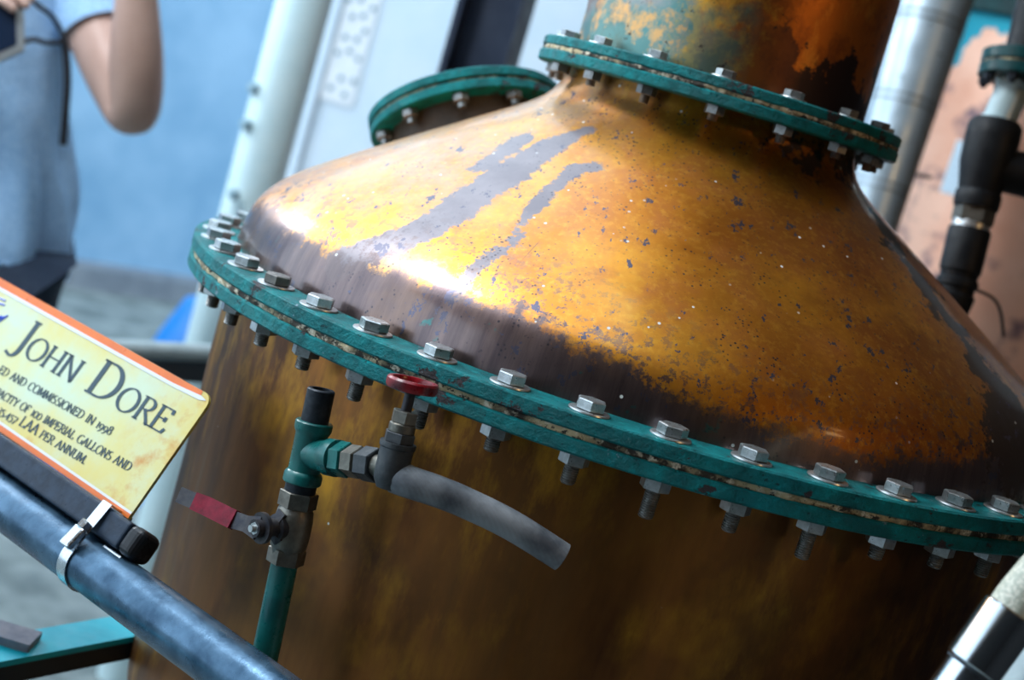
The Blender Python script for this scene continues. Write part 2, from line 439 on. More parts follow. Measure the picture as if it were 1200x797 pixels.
# flange plates
def ring(ri, ro, z0, z1, bev=.0016, n=176, M=None):
    return MB().lathe([(ri, z0), (ro-bev, z0), (ro, z0+bev), (ro, z1-bev), (ro-bev, z1), (ri, z1)], n, M, closed=True)
ZT, ZB = Z0+.004, Z0-.0265
ring(.405, .461, ZB, Z0-.0140).build('lower_flange', 'teal_flange_paint', still)
ring(.405, .4615, Z0-.0090, ZT).build('upper_flange', 'teal_flange_paint', still)
# dome with stain attributes
NS = 480
mb = MB(); vs = []; fs = []
for r, z in DOME:
    for k in range(NS):
        a = 2*pi*k/NS; vs.append(V((r*cos(a)+shift(z), r*sin(a), z+Z0)))
for i in range(len(DOME)-1):
    for k in range(NS): k2 = (k+1) % NS; fs.append((i*NS+k, i*NS+k2, (i+1)*NS+k2, (i+1)*NS+k))
mb.add(vs, fs)
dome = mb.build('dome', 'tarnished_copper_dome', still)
def chain(px):
    out = []
    for x, y, r in px:
        p = dome_hit(x, y)
        if p: out.append((p, r*(p-CAM).length/FPX))
    return out
def sdf(p, ch):
    best = 1.
    for (a, ra), (b, rb) in zip(ch, ch[1:]):
        ab = b-a; t = max(0, min(1, (p-a).dot(ab)/max(ab.length_squared, 1e-9)))
        d = (p-a-ab*t).length-(ra+(rb-ra)*t)
        if d < best: best = d
    return best
STREAKS = [chain([(690, 152, 5), (655, 167, 14), (615, 190, 21), (575, 218, 25), (535, 246, 25), (500, 268, 24), (465, 284, 20), (430, 296, 20), (400, 308, 20)]),
           chain([(612, 162, 8), (592, 176, 12), (565, 196, 10)]),
           chain([(697, 196, 8), (675, 198, 10), (661, 210, 8), (645, 224, 6), (625, 244, 5), (609, 264, 5), (601, 288, 6), (577, 299, 6), (557, 315, 6), (547, 333, 6), (529, 357, 3), (519, 381, 2)])]
SCR = [chain([(657, 236, .6), (648, 258, .6), (630, 285, .6), (612, 306, .6), (592, 331, .6)]),
       chain([(705, 170, 1.3), (738, 168, .8)]), chain([(835, 388, .6), (882, 383, .6)])]
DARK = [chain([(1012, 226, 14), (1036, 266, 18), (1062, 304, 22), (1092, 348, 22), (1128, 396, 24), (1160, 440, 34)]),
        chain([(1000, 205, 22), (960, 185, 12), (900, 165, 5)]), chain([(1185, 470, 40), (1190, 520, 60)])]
BAND = []
for x, y in [(296, 243), (318, 238), (340, 250), (362, 278), (395, 297), (440, 305), (490, 318), (540, 338), (600, 362), (650, 383), (700, 410), (750, 438), (800, 466), (860, 490), (930, 512), (1000, 527), (1080, 540), (1150, 530)]:
    p = dome_hit(x, y)
    if p: BAND.append((atan2(p.y, p.x), p.z-Z0))
BAND.sort()
def band_z(a):
    if a > pi/2: a -= 2*pi
    if a <= BAND[0][0]: return BAND[0][1]
    for (a0, z0), (a1, z1) in zip(BAND, BAND[1:]):
        if a0 <= a <= a1: return z0+(z1-z0)*(a-a0)/(a1-a0)
    return BAND[-1][1]
me = dome.data
cols = {k: [] for k in ('streak', 'band', 'dark', 'scratch', 'angle')}
for v in me.vertices:
    p = v.co; a = atan2(p.y, p.x); z = p.z-Z0
    front = p.y < .12
    cols['streak'].append(min([sdf(p, c) for c in STREAKS]+[.05]) if front else .05)
    cols['scratch'].append(min([sdf(p, c) for c in SCR]+[.05]) if front else .05)
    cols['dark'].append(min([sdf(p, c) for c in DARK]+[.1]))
    cols['band'].append(band_z(a)-z)
    cols['angle'].append(a if a < pi/2 else a-2*pi)
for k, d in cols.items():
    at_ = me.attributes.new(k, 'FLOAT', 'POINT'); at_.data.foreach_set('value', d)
# neck column (leans a touch) and its flange pair
HN = .2781
NR = .1472
mb = MB(); vs = []; fs = []; zs = [HN-.03+i*.012 for i in range(70)]
for z in zs:
    sx = shift(.25)-.022*(z-HN)
    for k in range(128):
        a = 2*pi*k/128; vs.append(V((NR*cos(a)+sx, NR*sin(a), z+Z0)))
for i in range(len(zs)-1):
    for k in range(128): k2 = (k+1) % 128; fs.append((i*128+k, i*128+k2, (i+1)*128+k2, (i+1)*128+k))
fs.append(tuple((len(zs)-1)*128+k for k in range(128)))
neck = mb.add(vs, fs).build('neck', 'weathered_copper_neck', still)
at_ = neck.data.attributes.new('angle', 'FLOAT', 'POINT')
at_.data.foreach_set('value', [((atan2(v.co.y, v.co.x)+pi/2+pi) % (2*pi)-pi)*NR for v in neck.data.vertices])
def ragged(ro, z0, z1, amp, n, M=None):
    vs = []; fs = []
    for k in range(n):
        a = 2*pi*k/n; q = noise.noise(V((cos(a)*ro*90, sin(a)*ro*90, 3.1)))+.6*noise.noise(V((cos(a)*ro*25, sin(a)*ro*25, 7.7)))
        j = noise.noise(V((cos(a)*ro*60, sin(a)*ro*60, 9.3)))*.0006
        for r, z in ((ro-.05, z0), (ro+q*amp, z0), (ro+q*amp+.0008, (z0+z1)/2+j), (ro+q*amp, z1), (ro-.05, z1)):
            p = V((r*cos(a), r*sin(a), z)); vs.append(M @ p if M else p)
    for k in range(n):
        k2 = (k+1) % n
        for i in range(5): j = (i+1) % 5; fs.append((k*5+i, k2*5+i, k2*5+j, k*5+j))
    return MB().add(vs, fs)
TS = Matrix.Translation((shift(.25)+.004, 0, 0))
ring(.14, .1845, Z0+HN-.0245, Z0+HN-.0135, n=96, M=TS).build('neck_lower_flange', 'teal_flange_paint', still)
ragged(.1818, Z0+HN-.0145, Z0+HN-.0095, .0028, 300, TS).build('neck_gasket', 'fibre_gasket', still)
ragged(.4580, Z0-.0141, Z0-.0089, .0030, 640).build('gasket', 'fibre_gasket', still)
ring(.14, .1835, Z0+HN-.0100, Z0+HN, n=96, M=TS).build('neck_upper_flange', 'teal_flange_paint', still)

# bolts: head (part) > washer, nut, threaded_shank
def hexp(r, z0, z1, ch): return [(r-ch, z0), (r, z0+ch*.6), (r, z1-ch*.6), (r-ch, z1)]
def bolt_meshes(s, grip, longs):
    head = MB().lathe([(.0001, .0016*s)]+hexp(.0119*s, .0017*s, .0098*s, .0012*s)+[(.0001, .0099*s)], 6).mesh('bolt_head', 'steel_bolt', False)
    headd = head.copy(); headd.materials[0] = MATS['dark_bolt']
    wash = MB().lathe([(.0001, 0), (.0158*s, 0), (.0162*s, .0005*s), (.0158*s, .0016*s), (.0001, .0016*s)], 28).mesh('washer', 'washer_steel')
    nut = MB().lathe([(.0001, -grip)]+hexp(.0119*s, -grip-.0105*s, -grip, .0011*s)[::-1]+[(.0001, -grip-.0105*s)], 6).mesh('nut', 'steel_bolt', False)
    nutd = nut.copy(); nutd.materials[0] = MATS['dark_bolt']
    sh = []
    for L in longs:
        z = -grip-.010*s; pr = [(.0001, z)]; q = z; e = z-L
        while q > e+.0018: pr += [(.0062*s, q), (.0053*s, q-.0009)]; q -= .0018
        pr += [(.0060*s, q), (.0046*s, e), (.0001, e)]
        sh.append(MB().lathe(pr, 12).mesh('threaded_shank', 'thread_steel'))
    return head, wash, nut, sh, headd, nutd
hm, wm, nm, shs, hd, nd = bolt_meshes(1, ZT-ZB, [.012, .016, .023])
def bolt(x, y, z, ms, si, rot, dark=False):
    hmm, wmm, nmm, ss, hdd, ndd = ms
    o = place('bolt', hdd if dark else hmm, still, Matrix.Translation((x, y, z)) @ Matrix.Rotation(rot, 4, 'Z'))
    sub('washer', wmm, o)
    nu = sub('nut', ndd if dark == 2 else nmm, o); nu.rotation_euler.z = random.uniform(0, 1)
    sub('threaded_shank', ss[si], o)
LONG = {12: 2, 14: 2, 13: 1, 9: 1, 10: 0, 11: 1, 15: 0, 8: 1}
for k in range(44):
    a = -3.1927+2*pi/44*k
    bolt(.44*cos(a), .44*sin(a), ZT, (hm, wm, nm, shs, hd, nd), LONG.get(k, random.choice([0, 1])), random.uniform(0, pi/3), dark=1 if k in (6, ) else 0)
NB = list(bolt_meshes(.80, .0245, [.006, .008])); NB[2].materials[0] = MATS['thread_steel']; NB = tuple(NB)
for k in range(16):
    a = -pi/2+2*pi/16*k
    bolt(.166*cos(a)+shift(.25)+.004, .166*sin(a), Z0+HN, NB, k % 2, random.uniform(0, pi/3), dark=1 if k in (2, 3) else 0)

# tilted hand-hole port on the back of the dome
paz = radians(146); pn = V((.559*cos(paz), .559*sin(paz), .829)).normalized()
pc = at(546, 141, 1.735)
PM = frame(pc, pn)
port = place('hand_hole_port', MB().lathe([(.0001, -.085), (.088, -.085), (.088, -.006), (.0001, -.006)], 48).mesh('hand_hole_port', 'port_shade_brown'), still, PM)
def pl(name, mbx, mat): return sub(name, mbx.mesh(name, mat), port)
pl('port_flange', MB().lathe([(.08, -.008), (.1095, -.008), (.111, -.0066), (.111, .0014), (.1095, .003), (.08, .003)], 72, closed=True), 'teal_flange_paint')
pl('port_gasket', MB().lathe([(.08, .003), (.108, .003), (.108, .006), (.08, .006)], 72, closed=True), 'fibre_gasket')
pl('port_lid', MB().lathe([(.0001, .006), (.1095, .006), (.111, .0074), (.111, .0155), (.1095, .017), (.0001, .019)], 72), 'teal_flange_paint')
pbn = MB().lathe([(.0001, -.008)]+hexp(.0095, -.0165, -.008, .001)[::-1]+[(.005, -.0165), (.005, -.023), (.0001, -.023)], 6).mesh('port_nut', 'thread_steel', False)
for k in range(10):
    a = 2*pi*k/10+.25
    o = sub('port_nut', pbn, port); o.location = (.098*cos(a), .098*sin(a), 0)
lug_p = PM.inverted() @ at(533, 77, 1.84)
pl('lid_lug', MB().box((lug_p.x, lug_p.y, .024), (.03, .03, .018)), 'teal_flange_paint')

# ------------------------------------------------------------------ sampling pipe with valves
def aim(p0, p1, prof, n=24, x=None):
    """lathe running from p0 towards p1; prof in (radius, metres along)"""
    return MB().lathe(prof, n, frame(p0, V(p1)-V(p0), x))
PB = at_cyl(312, 762, .480); PT = at_cyl(377, 455, .478)
ax = (PT-PB).normalized()
def on(y):      # point of the riser axis whose image row is y
    lo, hi = -.2, 1.2
    for _ in range(40):
        mid_ = (lo+hi)/2; p = PB.lerp(PT, mid_)-CAM
        row = H/2-p.dot(UP)/p.dot(FW)*FPX
        if row > y: lo = mid_
        else: hi = mid_
    return PB.lerp(PT, lo)
pipe = thing('sampling_pipe', 'green vertical pipe with red lever valve, red handwheel valve and cut grey hose', 'pipe', on(762))
base = PB-ax*.07; inn = V((base.x, base.y, 0)).normalized()
MB().tube(path([on(657), PB, base, base-ax*.025-inn*.008, base-ax*.035-inn*.05])[0:], .0106, 20).build('riser_pipe', 'green_pipe_paint', pipe)
def run(y0, y1): return on(y0), on(y1), (on(y1)-on(y0)).length
# ball valve
p0, p1, L = run(660, 576)
vb = aim(p0, p1, [(.0001, .0), (.0125, .0), (.0125, L*.05), (.0132, L*.21), (.0143, L*.24), (.0150, L*.40), (.0150, L*.62), (.0140, L*.74), (.0125, L*.78), (.0125, L*.9), (.0001, L*.9)], 28).build('ball_valve', 'valve_brass_grey', pipe)
hx = aim(p0, p1, [(.0001, -.0005)]+hexp(.0148, 0, L*.21, .001)+[(.0001, L*.21)], 6, V((1, .3, 0)))
hx.build('valve_nut', 'valve_brass_grey', vb, False)
hx = aim(p0, p1, [(.0001, L*.77)]+hexp(.0152, L*.78, L*1.0, .001)+[(.0001, L*1.0)], 6, V((1, .3, 0)))
hx.build('valve_nut', 'valve_brass_grey', vb, False)
vc = on(617); dpt = (vc-CAM).dot(FW)
piv = at(304, 619, dpt-.022)
sd = (piv-vc).normalized()
aim(vc, piv, [(.0105, .008), (.0105, .016), (.007, .017), (.007, .036), (.0001, .036)], 20).build('valve_stem', 'lever_steel', vb)
aim(piv-sd*.004, piv, [(.0001, 0), (.0122, 0), (.0122, .0035), (.0001, .0035)], 24).build('lever_boss', 'lever_steel', vb)
aim(piv, piv+sd, [(.0001, 0)]+hexp(.0056, 0, .005, .0006)+[(.0001, .005)], 6).build('lever_nut', 'steel_bolt', vb, False)
aim(piv, piv+sd, [(.0028, .005), (.0028, .0085), (.0001, .0085)], 12).build('stem_end', 'washer_steel', vb)
def bar(pts, wdt, th, nrm):
    mb = MB(); vs = []; fs = []
    for i, p in enumerate(pts):
        t = (pts[min(i+1, len(pts)-1)]-pts[max(i-1, 0)]).normalized(); w_ = nrm.cross(t).normalized(); nn = t.cross(w_).normalized()
        hw = (wdt[i] if isinstance(wdt, list) else wdt)/2
        for s1, s2 in ((-1, -1), (1, -1), (1, 1), (-1, 1)): vs.append(p+w_*hw*s1+nn*th/2*s2)
    for i in range(len(pts)-1):
        for k in range(4): k2 = (k+1) % 4; fs.append((i*4+k, i*4+k2, i*4+4+k2, i*4+4+k))
    fs += [(3, 2, 1, 0), tuple(len(pts)*4-4+k for k in range(4))]
    return mb.add(vs, fs)
lp = [at(x, y, dpt+d) for x, y, d in ((304, 619, -.022), (290, 614, -.016), (276, 609.5, -.008), (245, 594, .008), (212, 580, .022))]
lp = [p+sd*.001 for p in lp]
vn = (CAM-lp[3]).normalized()
bar(lp[:3], [.018, .0125, .0135], .003, vn).build('lever_arm', 'lever_steel', vb, False)
bar([lp[2].lerp(lp[3], .0), lp[3], lp[3].lerp(lp[4], .45)], [.0150, .0150, .0140], .0062, vn).build('lever_grip', 'pink_red_sleeve', vb, False)
bar([lp[3].lerp(lp[4], .42), lp[4]], .0128, .0042, vn).build('lever_tip', 'lever_steel', vb, False)
tb = [vc.lerp(piv, .55)+ax*s_ for s_ in (.012, .004, -.006, -.012)]
bar([tb[0]+RIGHT*.004, tb[1], tb[2], tb[3]+RIGHT*.006], .009, .003, sd).build('stop_tab', 'lever_steel', vb, False)
# black nipple, tee, black plug nipple
p0, p1, L = run(582, 560); aim(p0, p1, [(.0001, 0), (.0122, 0), (.0122, L), (.0001, L)]).build('nipple', 'black_iron', pipe)
p0, p1, L = run(566, 494)
tee = aim(p0, p1, [(.0001, 0), (.0142, 0), (.0150, .001), (.0150, .0065), (.0142, .0085), (.0126, .010), (.0126, L-.010), (.0138, L-.008), (.0146, L-.006), (.0146, L-.001), (.0138, L), (.0001, L)], 32).build('tee', 'green_pipe_paint', pipe)
p0, p1, L = run(499, 456)
aim(p0, p1, [(.0001, 0), (.0108, 0), (.0108, L-.001), (.0098, L), (.0072, L), (.0068, L-.02), (.0001, L-.02)]).build('open_nipple', 'black_iron', pipe)
tc = on(531); td = (tc-CAM).dot(FW)
vv = at(460, 549, td-.066)              # centre of the small valve body
bd_ = (vv-tc).normalized(); BL = (vv-tc).length
def fr(px, py):                         # distance along the branch for an image column
    lo, hi = 0, 1.3
    for _ in range(40):
        q = (lo+hi)/2; p = tc.lerp(vv, q)-CAM
        if W/2+p.dot(RIGHT)/p.dot(FW)*FPX < px: lo = q
        else: hi = q
    return lo*BL
o = aim(tc, vv, [(.0115, 0), (.0122, fr(382, 0)), (.0142, fr(386, 0)), (.0142, fr(396, 0)), (.0110, fr(397, 0)), (.0001, fr(397, 0))], 28); o.build('tee_outlet', 'green_pipe_paint', tee)
aim(tc, vv, [(.0001, fr(395, 0))]+hexp(.0136, fr(397, 0), fr(409, 0), .001)+[(.0001, fr(409, 0))], 6, ax).build('hex_bushing', 'green_pipe_paint', pipe, False)
aim(tc, vv, [(.0001, fr(407, 0)), (.0085, fr(407, 0)), (.0085, fr(450, 0)), (.0001, fr(450, 0))], 20).build('branch_nipple', 'valve_brass_grey', pipe)
aim(tc, vv, [(.0001, fr(409, 0))]+hexp(.0124, fr(410, 0), fr(423, 0), .001)+[(.0001, fr(423, 0))], 6, ax).build('hex_nipple', 'valve_brass_grey', pipe, False)
aim(tc, vv, [(.0001, fr(425, 0))]+hexp(.0130, fr(426, 0), fr(442, 0), .001)+[(.0001, fr(442, 0))], 6, ax).build('hex_nipple', 'cast_valve_dark', pipe, False)
# small handwheel valve, its axis nearly upright
vd = (vv-CAM).dot(FW)
v0 = at(454, 572, vd); v1 = at(483, 452, vd-.006); va = (v1-v0).normalized(); VL = (v1-v0).length
gv = aim(v0, v1, [(.0001, -.001), (.0085, .0), (.0118, .006), (.0124, .014), (.0124, .030), (.0134, .031), (.0134, .0345), (.0001, .0345)], 28).build('handwheel_valve', 'cast_valve_dark', pipe)
aim(v0, v1, [(.0001, .034)]+hexp(.0118, .0345, .042, .0008)+[(.0001, .042)], 6).build('bonnet_nut', 'cast_valve_dark', gv, False)
aim(v0, v1, [(.0085, .042), (.0098, .0425), (.0098, .048), (.0085, .049), (.0001, .049)], 20).build('bonnet', 'valve_brass_grey', gv)
aim(v0, v1, [(.0001, .048)]+hexp(.0098, .049, .058, .0008)+[(.0001, .058)], 6).build('gland_nut', 'valve_brass_grey', gv, False)
aim(v0, v1, [(.0040, .057), (.0040, VL-.006), (.0075, VL-.006), (.0075, VL), (.0001, VL)], 16).build('stem', 'lever_steel', gv)
HWM = frame(v1, va)
hw = MB()
rim = [V((.0165*cos(2*pi*k/40), .0165*sin(2*pi*k/40), .0)) for k in range(40)]
hw.lathe([(.0150, -.0035), (.0182, -.0035), (.0192, -.001), (.0192, .003), (.0180, .0045), (.0155, .0045), (.0145, .002)], 44, HWM, closed=True)
for k in range(4):
    a = k*pi/2+.5; hw.box(HWM @ V((.009*cos(a), .009*sin(a), -.001)), (.014, .004, .003), HWM.to_3x3() @ Matrix.Rotation(a, 3, 'Z'))
hw.build('handwheel', 'red_paint', gv)
# cut hose
hp = path([at(466, 559, vd), at(480, 565, vd-.004), at(510, 575, vd-.004), at(545, 589, vd-.002), at(600, 616, vd), at(659, 653, vd+.004)], 8)
hr = [.0120+.0006*max(0, 1-i/10)-.0012*i/len(hp) for i in range(len(hp))]
ho = MB().tube(hp, hr, 28, caps=False)
e = hp[-1]; ed = (hp[-1]-hp[-2]).normalized()
hose = ho.build('hose', 'grey_rubber_hose', pipe)
aim(hp[0]-(hp[1]-hp[0]).normalized()*.001, hp[1], [(.0001, 0), (.0125, 0), (.0125, .002)], 28).build('hose_shoulder', 'grey_rubber_hose', hose)
aim(e-ed*.03, e, [(.0001, 0), (.0070, 0), (.0076, .0302), (.0098, .0304), (.0098, .029)], 28).build('hose_bore', 'hose_bore', hose)

# ------------------------------------------------------------------ handrail, sign holder, clamp, sign
RA = at(100, 658, 1.247); ru = V((.8326, -.5539, 0)).normalized(); rn = V((-ru.y, ru.x, 0)); RR = .0225
def rp(u_, n_, z_): return RA+ru*u_+rn*n_+V((0, 0, z_))
rail = thing('handrail', 'blue-grey steel tube handrail running below the printed sign', 'handrail', V((rp(-1.4, 0, 0).x, rp(-1.4, 0, 0).y, 0)))
MB().tube([rp(-1.6, 0, 0), rp(-.6, 0, 0), rp(0, 0, 0), rp(.42, 0, 0)], RR, 32).build('rail_tube', 'rail_steel', rail)
for q in (-1.45, .385):
    p = rp(q, 0, 0); MB().tube([V((p.x, p.y, 0)), V((p.x, p.y, p.z))], RR*.95, 24).build('rail_post', 'rail_steel', rail)
SBt = at_z(150, 608, RA.z+.045)           # lower corner of the sign
sd_ = ray(250, 465); ST = CAM+sd_*((SBt-CAM).dot(ru)/sd_.dot(ru))
sw = (ST-SBt).normalized(); SH = (ST-SBt).length; sn = ru.cross(sw).normalized()
if sn.dot(CAM-SBt) < 0: sn = -sn
SM = Matrix.Identity(4)
for i in range(3): SM[i][0] = ru[i]; SM[i][1] = sw[i]; SM[i][2] = sn[i]; SM[i][3] = SBt[i]
nz = lambda p: ((p-RA).dot(rn), (p-RA).z)
holder = thing('sign_holder', 'black square bar holding the sign along the handrail', 'sign holder', SBt)
bc = SBt-sw*.0125
hb = MB().add([bc+ru*u_+sw*a_*.012+sn*b_*.012 for u_ in (-.75, .020) for a_, b_ in ((-1, -1), (1, -1), (1, 1), (-1, 1))],
              [(0, 1, 2, 3), (7, 6, 5, 4), (0, 4, 5, 1), (1, 5, 6, 2), (2, 6, 7, 3), (3, 7, 4, 0)]).build('holder_bar', 'black_bar', holder, False)
md = hb.modifiers.new('b', 'BEVEL'); md.width = .003; md.segments = 3
cap = MB().box((0, 0, 0), (.020, .026, .026)); cap.v = [bc+ru*(v.x+.029)+sw*v.y+sn*v.z for v in cap.v]
hb = cap.build('end_cap', 'black_plastic', holder, False); md = hb.modifiers.new('b', 'BEVEL'); md.width = .007; md.segments = 4
lipm = MB().box((0, 0, 0), (.77, .006, .0022)); lipm.v = [SBt+ru*(v.x-.365)+sw*(v.y-.0042)+sn*(v.z+.0035) for v in lipm.v]
lipm.build('holder_lip', 'black_bar', holder, False)
# clamp: a band round rail and bar
pts = [(RR*1.03*cos(t*pi/24), RR*1.03*sin(t*pi/24)) for t in range(48)]
for a_, b_ in ((-1, -1), (1, -1), (1, 1), (-1, 1)):
    c_ = bc+sw*a_*.0125+sn*b_*.0125
    for q in range(8): pts.append((nz(c_)[0]+.0012*cos(q*pi/4), nz(c_)[1]+.0012*sin(q*pi/4)))
pts.sort()
def half(ps):
    h = []
    for p in ps:
        while len(h) > 1 and (h[-1][0]-h[-2][0])*(p[1]-h[-2][1])-(h[-1][1]-h[-2][1])*(p[0]-h[-2][0]) <= 0: h.pop()
        h.append(p)
    return h
hull = half(pts)[:-1]+half(pts[::-1])[:-1]
clamp = thing('hose_clamp', 'shiny steel worm-drive clamp strapping sign holder to handrail', 'clamp', rp(.002, 0, RR))
mb = MB(); K = len(hull); vs = []; fs = []
cx = sum(p[0] for p in hull)/K; cz = sum(p[1] for p in hull)/K
for i, (a_, b_) in enumerate(hull):
    l = hypot(a_-cx, b_-cz); ox, oz = (a_-cx)/l*.0012, (b_-cz)/l*.0012
    for u_ in (-.006, .006): vs += [rp(u_+.002, a_, b_), rp(u_+.002, a_+ox, b_+oz)]
for i in range(K):
    j = (i+1) % K
    for q in ((0, 1), (1, 3), (3, 2), (2, 0)): fs.append((i*4+q[0], i*4+q[1], j*4+q[1], j*4+q[0]))
mb.add(vs, fs).build('clamp_band', 'clamp_steel', clamp, True, 50)
# worm housing on the side facing the viewer
hn = V((-.78, 0, .62)); fn = rn*hn.x+V((0, 0, hn.z)); ft = rn*(.62)+V((0, 0, .78))
hc = rp(.002, 0, 0)+fn*(RR+.0075)+ft*.006
box = MB().box((0, 0, 0), (.013, .020, .007)); box.v = [hc+ru*v.x+ft*v.y+fn*v.z for v in box.v]
hb = box.build('worm_housing', 'clamp_steel', clamp, False); md = hb.modifiers.new('b', 'BEVEL'); md.width = .002; md.segments = 2
aim(hc+ft*.008, hc+ft, [(.0001, 0)]+hexp(.0056, .001, .0085, .0006)+[(.0001, .0085)], 6).build('worm_screw', 'clamp_steel', clamp, False)
aim(rp(.020, 0, 0)+fn*.013+ft*.016, rp(.05, 0, 0)+fn*.013+ft*.016, [(.0001, 0), (.003, 0), (.003, .024), (.0001, .024)], 10).build('bolt_pin', 'clamp_steel', clamp)

sign = thing('information_sign', 'cream parchment-look sign with orange edge stripes and dark old-style lettering', 'sign', SBt)
SL = -.46
def plate(outline, z0, z1):
    n = len(outline); vs = [V((x, y, z0)) for x, y in outline]+[V((x, y, z1)) for x, y in outline]
    fs = [tuple(range(n-1, -1, -1)), tuple(range(n, 2*n))]+[(i, (i+1) % n, n+(i+1) % n, n+i) for i in range(n)]
    return MB().add(vs, fs)
cr_ = [(-.011+.011*sin(t*pi/16), SH-.011+.011*cos(t*pi/16)) for t in range(9)]
panel = place('panel', plate([(SL, 0), (0, 0)]+cr_[::-1]+[(SL, SH)], -.003, 0).mesh('panel', 'parchment_print', False), sign, SM)
def strip(name, pts_, mat, z=.0004):
    n = len(pts_); place(name, MB().add([V((x, y, z)) for x, y in pts_], [tuple(range(n))]).mesh(name, mat, False), sign, SM)
strip('orange_stripe', [(SL, SH), (-.014, SH-.0002), (-.013, SH-.0042), (-.05, SH-.0065), (SL, SH-.0085)], 'orange_print')
strip('white_line', [(SL, SH-.0085), (-.05, SH-.0065), (-.013, SH-.0042), (-.004, SH-.0058), (-.012, SH-.0082), (-.05, SH-.0095), (SL, SH-.012)], 'white_print')
strip('orange_stripe', [(SL, .0002), (0, .0002), (0, .0042), (SL, .0070)], 'orange_print')
strip('white_line', [(SL, .0070), (0, .0042), (0, .0062), (SL, .0096)], 'white_print')

def arc(cx_, cy_, rx, ry, a0, a1, n=18): return [(cx_+rx*cos(radians(a0+(a1-a0)*i/n)), cy_+ry*sin(radians(a0+(a1-a0)*i/n))) for i in range(n+1)]
GL = {  # strokes, advance, serif feet
 'A': ([[(.05, 0), (.37, 1.02)], [(.35, 1.02), (.72, 0)], [(.16, .36), (.60, .36)]], .78, [(.05, 0), (.72, 0)]),
 'C': ([arc(.45, .5, .39, .52, 48, 312, 26), [(.70, .98), (.72, .78)]], .80, []),
 'D': ([[(.13, 0), (.13, 1)], [(.02, 1), (.36, 1)]+arc(.36, .5, .42, .5, 90, -90)+[(.02, 0)]], .88, [(.13, 0), (.13, 1)]),
 'E': ([[(.13, 0), (.13, 1)], [(.02, 1), (.58, 1), (.60, .84)], [(.13, .52), (.47, .52)], [(.47, .60), (.47, .44)], [(.02, 0), (.60, 0), (.66, .18)]], .70, [(.13, 0), (.13, 1)]),
 'F': ([[(.13, 0), (.13, 1)], [(.02, 1), (.56, 1), (.58, .84)], [(.13, .52), (.45, .52)]], .62, [(.13, 0), (.13, 1)]),
 'G': ([arc(.47, .5, .41, .52, 50, 320, 26), [(.80, .10), (.80, .44)]], .90, [(.80, .44)]),
 'H': ([[(.13, 0), (.13, 1)], [(.72, 0), (.72, 1)], [(.13, .52), (.72, .52)]], .86, [(.13, 0), (.13, 1), (.72, 0), (.72, 1)]),
 'I': ([[(.14, 0), (.14, 1)]], .29, [(.14, 0), (.14, 1)]),
 'J': ([[(.20, 1), (.20, .12)]+arc(.03, .12, .17, .30, 0, -100, 8)+[(-.14, -.12)]], .34, [(.20, 1)]),
 'L': ([[(.13, 0), (.13, 1)], [(.02, 0), (.58, 0), (.64, .2)]], .66, [(.13, 0), (.13, 1)]),
 'M': ([[(.08, 0), (.16, 1)], [(.16, 1), (.48, .06)], [(.48, .06), (.82, 1)], [(.82, 1), (.90, 0)]], .98, [(.08, 0), (.90, 0)]),
 'N': ([[(.13, 0), (.13, 1)], [(.11, 1), (.74, -.02)], [(.74, 0), (.74, 1)]], .88, [(.13, 0), (.10, 1), (.74, 1)]),
 'O': ([arc(.47, .5, .41, .52, 0, 360, 36)], .94, []),
 'P': ([[(.13, 0), (.13, 1)], [(.02, 1), (.34, 1)]+arc(.34, .74, .25, .26, 90, -90)+[(.13, .48)]], .64, [(.13, 0)]),
 'R': ([[(.13, 0), (.13, 1)], [(.02, 1), (.34, 1)]+arc(.34, .75, .24, .25, 90, -90)+[(.13, .50)], [(.32, .50), (.70, -.02)]], .74, [(.13, 0), (.70, 0)]),
 'S': ([arc(.31, .755, .22, .26, 55, 250, 16)+arc(.31, .255, .24, .27, 70, -140, 16)], .62, []),
 'T': ([[(.36, 0), (.36, 1)], [(.03, .84), (.05, 1), (.67, 1), (.69, .84)]], .72, [(.36, 0)]),
 'U': ([[(.13, 1), (.13, .34)]+arc(.43, .32, .30, .34, 180, 360)+[(.73, 1)]], .86, [(.13, 1), (.73, 1)]),
 'Y': ([[(.06, 1), (.36, .48)], [(.68, 1), (.36, .48)], [(.36, .48), (.36, 0)]], .72, [(.06, 1), (.68, 1), (.36, 0)]),
 '0': ([arc(.32, .38, .29, .42, 0, 360, 30)], .64, []),
 '1': ([[(.16, 0), (.16, .78)], [(.02, .68), (.16, .78)]], .34, [(.16, 0)]),
 '3': ([arc(.24, .46, .20, .23, 130, -70, 14)+arc(.24, .0, .24, .26, 70, -140, 14)], .54, []),
 '4': ([[(.42, -.28), (.42, .68)], [(.42, .68), (.03, .0)], [(.03, .0), (.58, .0)]], .62, []),
 '5': ([[(.48, .68), (.16, .68), (.12, .36)]+arc(.22, .04, .26, .32, 95, -130, 16)], .56, []),
 '7': ([[(.05, .58), (.06, .68), (.52, .68), (.20, -.28)]], .54, []),
 '8': ([arc(.30, .76, .19, .24, -90, 270, 24), arc(.30, .25, .25, .27, 90, 450, 24)], .62, []),
 '9': ([arc(.30, .42, .25, .28, 0, 360, 24), [(.55, .44), (.50, .1), (.30, -.18), (.14, -.28)]], .62, []),
 ',': ([[(.12, .08), (.12, .0), (.06, -.16)]], .26, []),
 '.': ([[(.08, .05), (.18, .05)], [(.13, .0), (.13, .1)]], .28, []),
}
